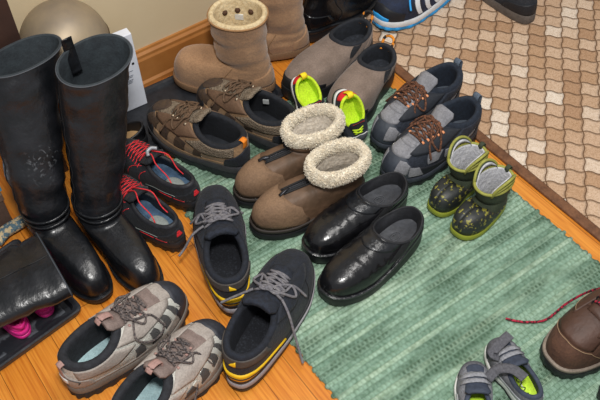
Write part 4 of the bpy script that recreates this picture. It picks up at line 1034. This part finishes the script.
mb = MB(); mb.ribbon([P[-1] + Vector((0, .003, -.012)), P[-1] + Vector((0, .003, .0))], Vector((0, 1, 0)), .006, .002, 0, 3); s.build(mb, 'zip_pull', mat('zip_chrome', '#9a9ca0', .3, metal=.9), zp)

# ---------------------------------------------------------------- black flat behind the tall boots
def flat():
    L = .15; r = shoe_root('ballet_flat', 'black flat with a tan insole, heel showing beside the tall boots', None, L, (.470, 1.360), 167, .0042)
    s = Shoe(r, L, .066, -1, h0=.018, h1=.01, spring=.01, xf=.72, xb=.0, zh=.052, zs=.036, zf=.036, toeh=.03, wc=.9, zins=.004)
    s.sole('outsole', rubber, 0, 1, .002); s.upper(brightleather); s.lining(mat('black_piped_edge', '#131316', .5), .0022, fw=.9); s.insole(mat('tan_leather_insole', '#b08d62', .5, '#9c7b52', 20, .1, 200))
flat()

# ---------------------------------------------------------------- pink toddler clogs under the lying boot
pk = mat('hot_pink_rubber', '#f03a9c', .5, '#e62f90', 40); pkd = mat('pink_strap', '#e22c8c', .45)
def pinkclog(label, side, heel, ang, z):
    r = shoe_root('toddler_clog', label, 'pink rubber toddler clogs in the left tray', .135, heel, ang, z)
    s = Shoe(r, .135, .055, side, h0=.02, h1=.016, spring=.004, xf=.6, xb=.03, zh=.036, zs=.034, zf=.046, toeh=.036, wc=.8, zins=.003)
    s.sole('outsole', pkd, 0, .45, .0035); s.sole('midsole', pk, .5, 1, .003, lip=.001); s.upper(pk); s.lining(pk, .003); s.insole(pkd)
    mb = MB(); mb.ribbon(spline([s.C(PI * .5) + Vector((0, 0, .004)), s.C(.9) + Vector((-.006, 0, .006)), s.C(0) + Vector((-.012, 0, .006)), s.C(-.9) + Vector((-.006, 0, .006)), s.C(-PI * .5) + Vector((0, 0, .004))], 6), Vector((0, 0, 1)), .003, .010, 0, 4); s.build(mb, 'heel_strap', pkd)
    for sg in (1, -1):
        mb = MB(); mb.box(s.C(sg * 1.35) + Vector((0, sg * side * .004, .002)), (.013, .007, .013)); s.build(mb, 'strap_button', pk, bevel=.002)
pinkclog('hot pink rubber clog in the left tray, heel out from under the lying boot', 1, (.017, 1.028), 95, .0055)
pinkclog('pink rubber clog almost wholly hidden under the lying black boot', -1, (.074, 1.046), 92, .0055)

# ================================================================== TRAYS AND THE CLUTTER BY THE WALL
trm = mat('black_tray_plastic', '#1b1d22', .5, '#26292f', 60, .25, 200); embo = mat('embossed_tray_plastic', '#1d2026', .42, '#565a60', 30, .5, 60, lo=.5, hi=.58)
def tray(label, c, d, rot, h, pat):
    r = thing('boot_tray', label, 'tray', c, rot)
    mb = MB(); X, Y = d[0] / 2, d[1] / 2; w = .016
    def rect(x, y, z, n=3, rad=.012):
        P = []
        for sx, sy, a0 in ((1, 1, 0), (-1, 1, PI / 2), (-1, -1, PI), (1, -1, 1.5 * PI)):
            for k in range(n + 1):
                a = a0 + PI / 2 * k / n; P.append(Vector((sx * (x - rad) + rad * math.cos(a), sy * (y - rad) + rad * math.sin(a), z)))
        return P
    mb.rings([rect(X - .006, Y - .006, 0), rect(X, Y, h - .003), rect(X, Y, h), rect(X - .004, Y - .004, h + .001), rect(X - w * .7, Y - w * .7, h - .001), rect(X - w, Y - w, .003), rect(.03, .03, .003)], True, True)
    mb.build('rim', trm, r, smooth=False)
    g = MB(); n = 40; rows = []
    for i in range(n + 1):
        rows.append([Vector((lerp(-X + w + .012, X - w - .012, i / n), lerp(-Y + w + .012, Y - w - .012, j / n), .0032 + (.0016 * (.5 + .5 * math.sin(24 * noise.noise(Vector((i * .09, j * .09, .3)))))) * pat)) for j in range(n + 1)])
    g.rings(rows, closed=False); e = [rows[0], [p - Vector((0, 0, .003)) for p in rows[0]]]
    g.build('embossed_base', embo if pat else trm, r)
tray('black plastic boot tray against the baseboard under the brown hiking shoes', (.624, 1.398, .0), (.398, .228), -.03, .012, 0)
tray('black boot tray with embossed scrolls on the wood floor in the left corner', (-.159, 1.094, 0), (.56, .25), math.radians(8), .02, 1)

# tall bronze pot behind the boots
r = thing('metal_urn', 'tall round-topped bronze-coloured metal urn standing against the cream wall', 'urn', (.376, 1.447, 0))
bz = mat('brushed_bronze', '#a8967a', .5, '#85796a', 9, .12, 40, metal=.35)
MB().lathe([(.030, 0), (.031, .01), (.026, .03), (.026, .08), (.04, .13), (.06, .172)] + [(.095 * math.cos(a), .285 + .095 * math.sin(a)) for a in [lerp(-.85, PI / 2 - .01, q / 22) for q in range(23)]], (0, 0, 0), 56).build('body', bz, r)
mb = MB(); mb.rings([[Vector((rr * math.cos(2 * PI * k / 48), rr * math.sin(2 * PI * k / 48), z)) for k in range(48)] for rr, z in ((.093, .290), (.0965, .292), (.0965, .295), (.093, .297))]); mb.build('lid_seam', mat('dark_bronze', '#5c4c38', .4, metal=.7), r)
# white carton and crumpled bag
r = thing('white_carton', 'thin white carton standing on end beside the baseboard with a small hole', 'box', (.502, 1.482, .0042), math.radians(-3))
wc_ = mat('white_card', '#dfe3ec', .55, '#d6dae4', 20)
MB().box((0, 0, .109), (.062, .026, .218)).build('carton', wc_, r, smooth=False, bevel=.002)
mb = MB(); mb.rings([[Vector((.018 + rr * math.cos(a), -.0135, .135 + rr * math.sin(a))) for a in [2 * PI * q / 14 for q in range(14)]] for rr in (.0035, .0034)], True, True); mb.v = [v + Vector((0, -.0004 if i < 14 else 0, 0)) for i, v in enumerate(mb.v)]; mb.build('punched_hole', mat('black_hole', '#15161a', .9), r)
mb = MB(); random.seed(5)
for k in range(9): mb.box((-.005 + .004 * (k % 3), -.0134, .082 + .0042 * k), (.022 - .004 * (k % 4), .0006, .0016))
mb.build('printed_lines', mat('grey_ink', '#6d7480', .8), r, smooth=False)
mb = MB(); rings = []
for j in range(9):
    z = .01 + .21 * j / 8; rr = .017 * (1 - .25 * (j / 8)); rings.append([Vector((rr * (1 + .35 * noise.noise(Vector((k * .9, j * .8, 2)))) * math.cos(2 * PI * k / 20), .30 * rr * (1 + .35 * noise.noise(Vector((k * .9, j * .8, 7)))) * math.sin(2 * PI * k / 20), z + .01 * noise.noise(Vector((k, j, 4))))) for k in range(20)])
mb.rings(rings, True, True)
o = mb.build('paper_bag', mat('white_crumpled_paper', '#cfd3dc', .7, '#bfc4d0', 30, .3, 60), None, smooth=False); o.location = (.448, 1.474, .0042)
o['label'] = 'crumpled white paper bag between the bronze urn and the white carton'; o['category'] = 'bag'

# dark cupboard end at the far left
r = thing('shelf_unit', 'dark brown wooden shelf unit whose upright rises at the top left corner', 'shelf', (.02, 1.40, 0))
dw = mat('dark_walnut', '#33221c', .55, '#432d24', 12, .15, 80)
MB().box((.21, .045, .45), (.098, .12, .9)).build('upright', dw, r, smooth=False, bevel=.002)
MB().box((-.47, .045, .45), (.098, .12, .9)).build('upright', dw, r, smooth=False, bevel=.002)
MB().box((-.13, .045, .86), (.582, .12, .03)).build('shelf', dw, r, smooth=False, bevel=.002)

# boxes in the left corner
r = thing('shoe_box', 'brown cardboard box under the white box at the left edge', 'box', (.005, 1.372, 0), math.radians(-3))
cb_ = mat('brown_card', '#6a5346', .8, '#5b463b', 14)
MB().box((0, 0, .045), (.22, .11, .09)).build('carton', cb_, r, smooth=False, bevel=.002)
MB().box((0, 0, .0935), (.226, .116, .02)).build('lid', mat('brown_lid', '#7a6253', .8, '#6a5346', 14), r, smooth=False, bevel=.002)
r = thing('white_box', 'flat white box with a black square emblem and blue corner at the left edge', 'box', (.012, 1.376, .104), math.radians(-5))
MB().box((0, 0, .014), (.222, .10, .028)).build('carton', mat('white_gloss_card', '#e6ebf2', .35, '#dde3ec', 10), r, smooth=False, bevel=.002)
MB().box((.060, -.0503, .014), (.022, .0012, .020)).build('emblem', mat('black_ink', '#1c1f26', .5), r, smooth=False, bevel=.0005)
MB().box((.046, -.008, .0282), (.030, .034, .0008)).build('top_emblem', MATS['black_ink'], r, smooth=False)
mb = MB(); mb.tube(spline([Vector((.036, -.016, .029)), Vector((.044, .0, .029)), Vector((.05, -.012, .029)), Vector((.056, .004, .029))], 5), .0014, 5); mb.build('emblem_drawing', white, r)
MB().box((.100, .0, .0145), (.0235, .101, .0285)).build('blue_corner', mat('sky_blue_ink', '#3f9ccc', .45), r, smooth=False, bevel=.002)
MB().box((.058, -.042, .0283), (.06, .005, .0008)).build('printed_line', mat('blue_grey_ink', '#5d7bb0', .6), r, smooth=False)
# patterned bag on the boxes
mb = MB(); rings = []
for j in range(11):
    u = j / 10; z = .112 * u; k0 = math.sin(PI * min(.93, .12 + u * .8)) ** .5
    rings.append([Vector((.08 * k0 * (1 + .12 * noise.noise(Vector((math.cos(a) * 2, math.sin(a) * 2, j * .4)))) * math.cos(a), .036 * k0 * (1 + .12 * noise.noise(Vector((math.cos(a) * 2, math.sin(a) * 2, j * .4 + 9)))) * math.sin(a), z)) for a in [2 * PI * q / 28 for q in range(28)]])
mb.rings(rings, True, True)
o = mb.build('cloth_pouch', mat('maroon_patterned_cloth', '#3a1f26', .85, '#a58f88', 55, .2, 200, lo=.55, hi=.6), None); o.location = (.03, 1.385, .1345); o['label'] = 'maroon patterned cloth pouch on the white box at the left edge'; o['category'] = 'pouch'
# folded patterned socks in the tray corner
for i, (x, y, c1, c2, lb) in enumerate(((.012, 1.272, '#b4473f', '#d8cfc0', 'red and cream knitted sock tucked behind the lying boot'), (.105, 1.292, '#57707c', '#c8b48e', 'grey-blue knitted sock tucked behind the lying boot, nearest the tall boots'))):
    mb = MB(); mb.ribbon(spline([(-.05, 0, .012), (-.02, .004, .016), (.01, -.003, .018), (.03, 0, .012)], 5), Vector((0, 0, 1)), .03, .016, .002, 7)
    o = mb.build('sock', mat('sock_knit_' + ('red' if i == 0 else 'blue'), c1, .95, c2, 110, .5, 500, lo=.48, hi=.54), None); o.location = (x, y, .002); o.rotation_euler = (0, 0, .3); o['label'] = lb; o['category'] = 'sock'; o['group'] = 'knitted socks behind the lying boot'

# ================================================================== LIGHT AND CAMERA
w = bpy.data.worlds.new('World'); bpy.context.scene.world = w; w.use_nodes = True
bg = w.node_tree.nodes['Background']; bg.inputs['Color'].default_value = (.93, .96, 1, 1); bg.inputs['Strength'].default_value = .36
def area(name, loc, tgt, size, power, col):
    ld = bpy.data.lights.new(name, 'AREA'); ld.shape = 'DISK'; ld.size = size; ld.energy = power; ld.color = col
    o = bpy.data.objects.new(name, ld); COL.objects.link(o); o.location = loc
    o.rotation_euler = (Vector(tgt) - Vector(loc)).to_track_quat('-Z', 'Y').to_euler(); return o
area('flash_lamp', (.12, .05, 1.95), (.62, .9, 0), .22, 34, (1, .98, .95))
area('ceiling_bounce', (1.0, .6, 2.5), (.7, .9, 0), .9, 22, (1, .97, .93))  # added soft disc standing in for flash light bounced off the ceiling

cam_d = bpy.data.cameras.new('camera'); cam = bpy.data.objects.new('camera', cam_d); COL.objects.link(cam)
cam_d.sensor_width = 36; cam_d.lens = 49.98; cam_d.clip_start = .05
R = Matrix(((.81288803, .46310039, -.35320118), (-.58157698, .61280028, -.53501779), (-.03132517, .64032323, .76746655)))
cam.matrix_world = Matrix.Translation((0, 0, 1.42)) @ R.to_4x4()
sc = bpy.context.scene; sc.camera = cam
sc.view_settings.view_transform = 'Standard'; sc.view_settings.look = 'None'; sc.view_settings.gamma = 1; sc.view_settings.use_curve_mapping = False
sc.view_settings.exposure = 0
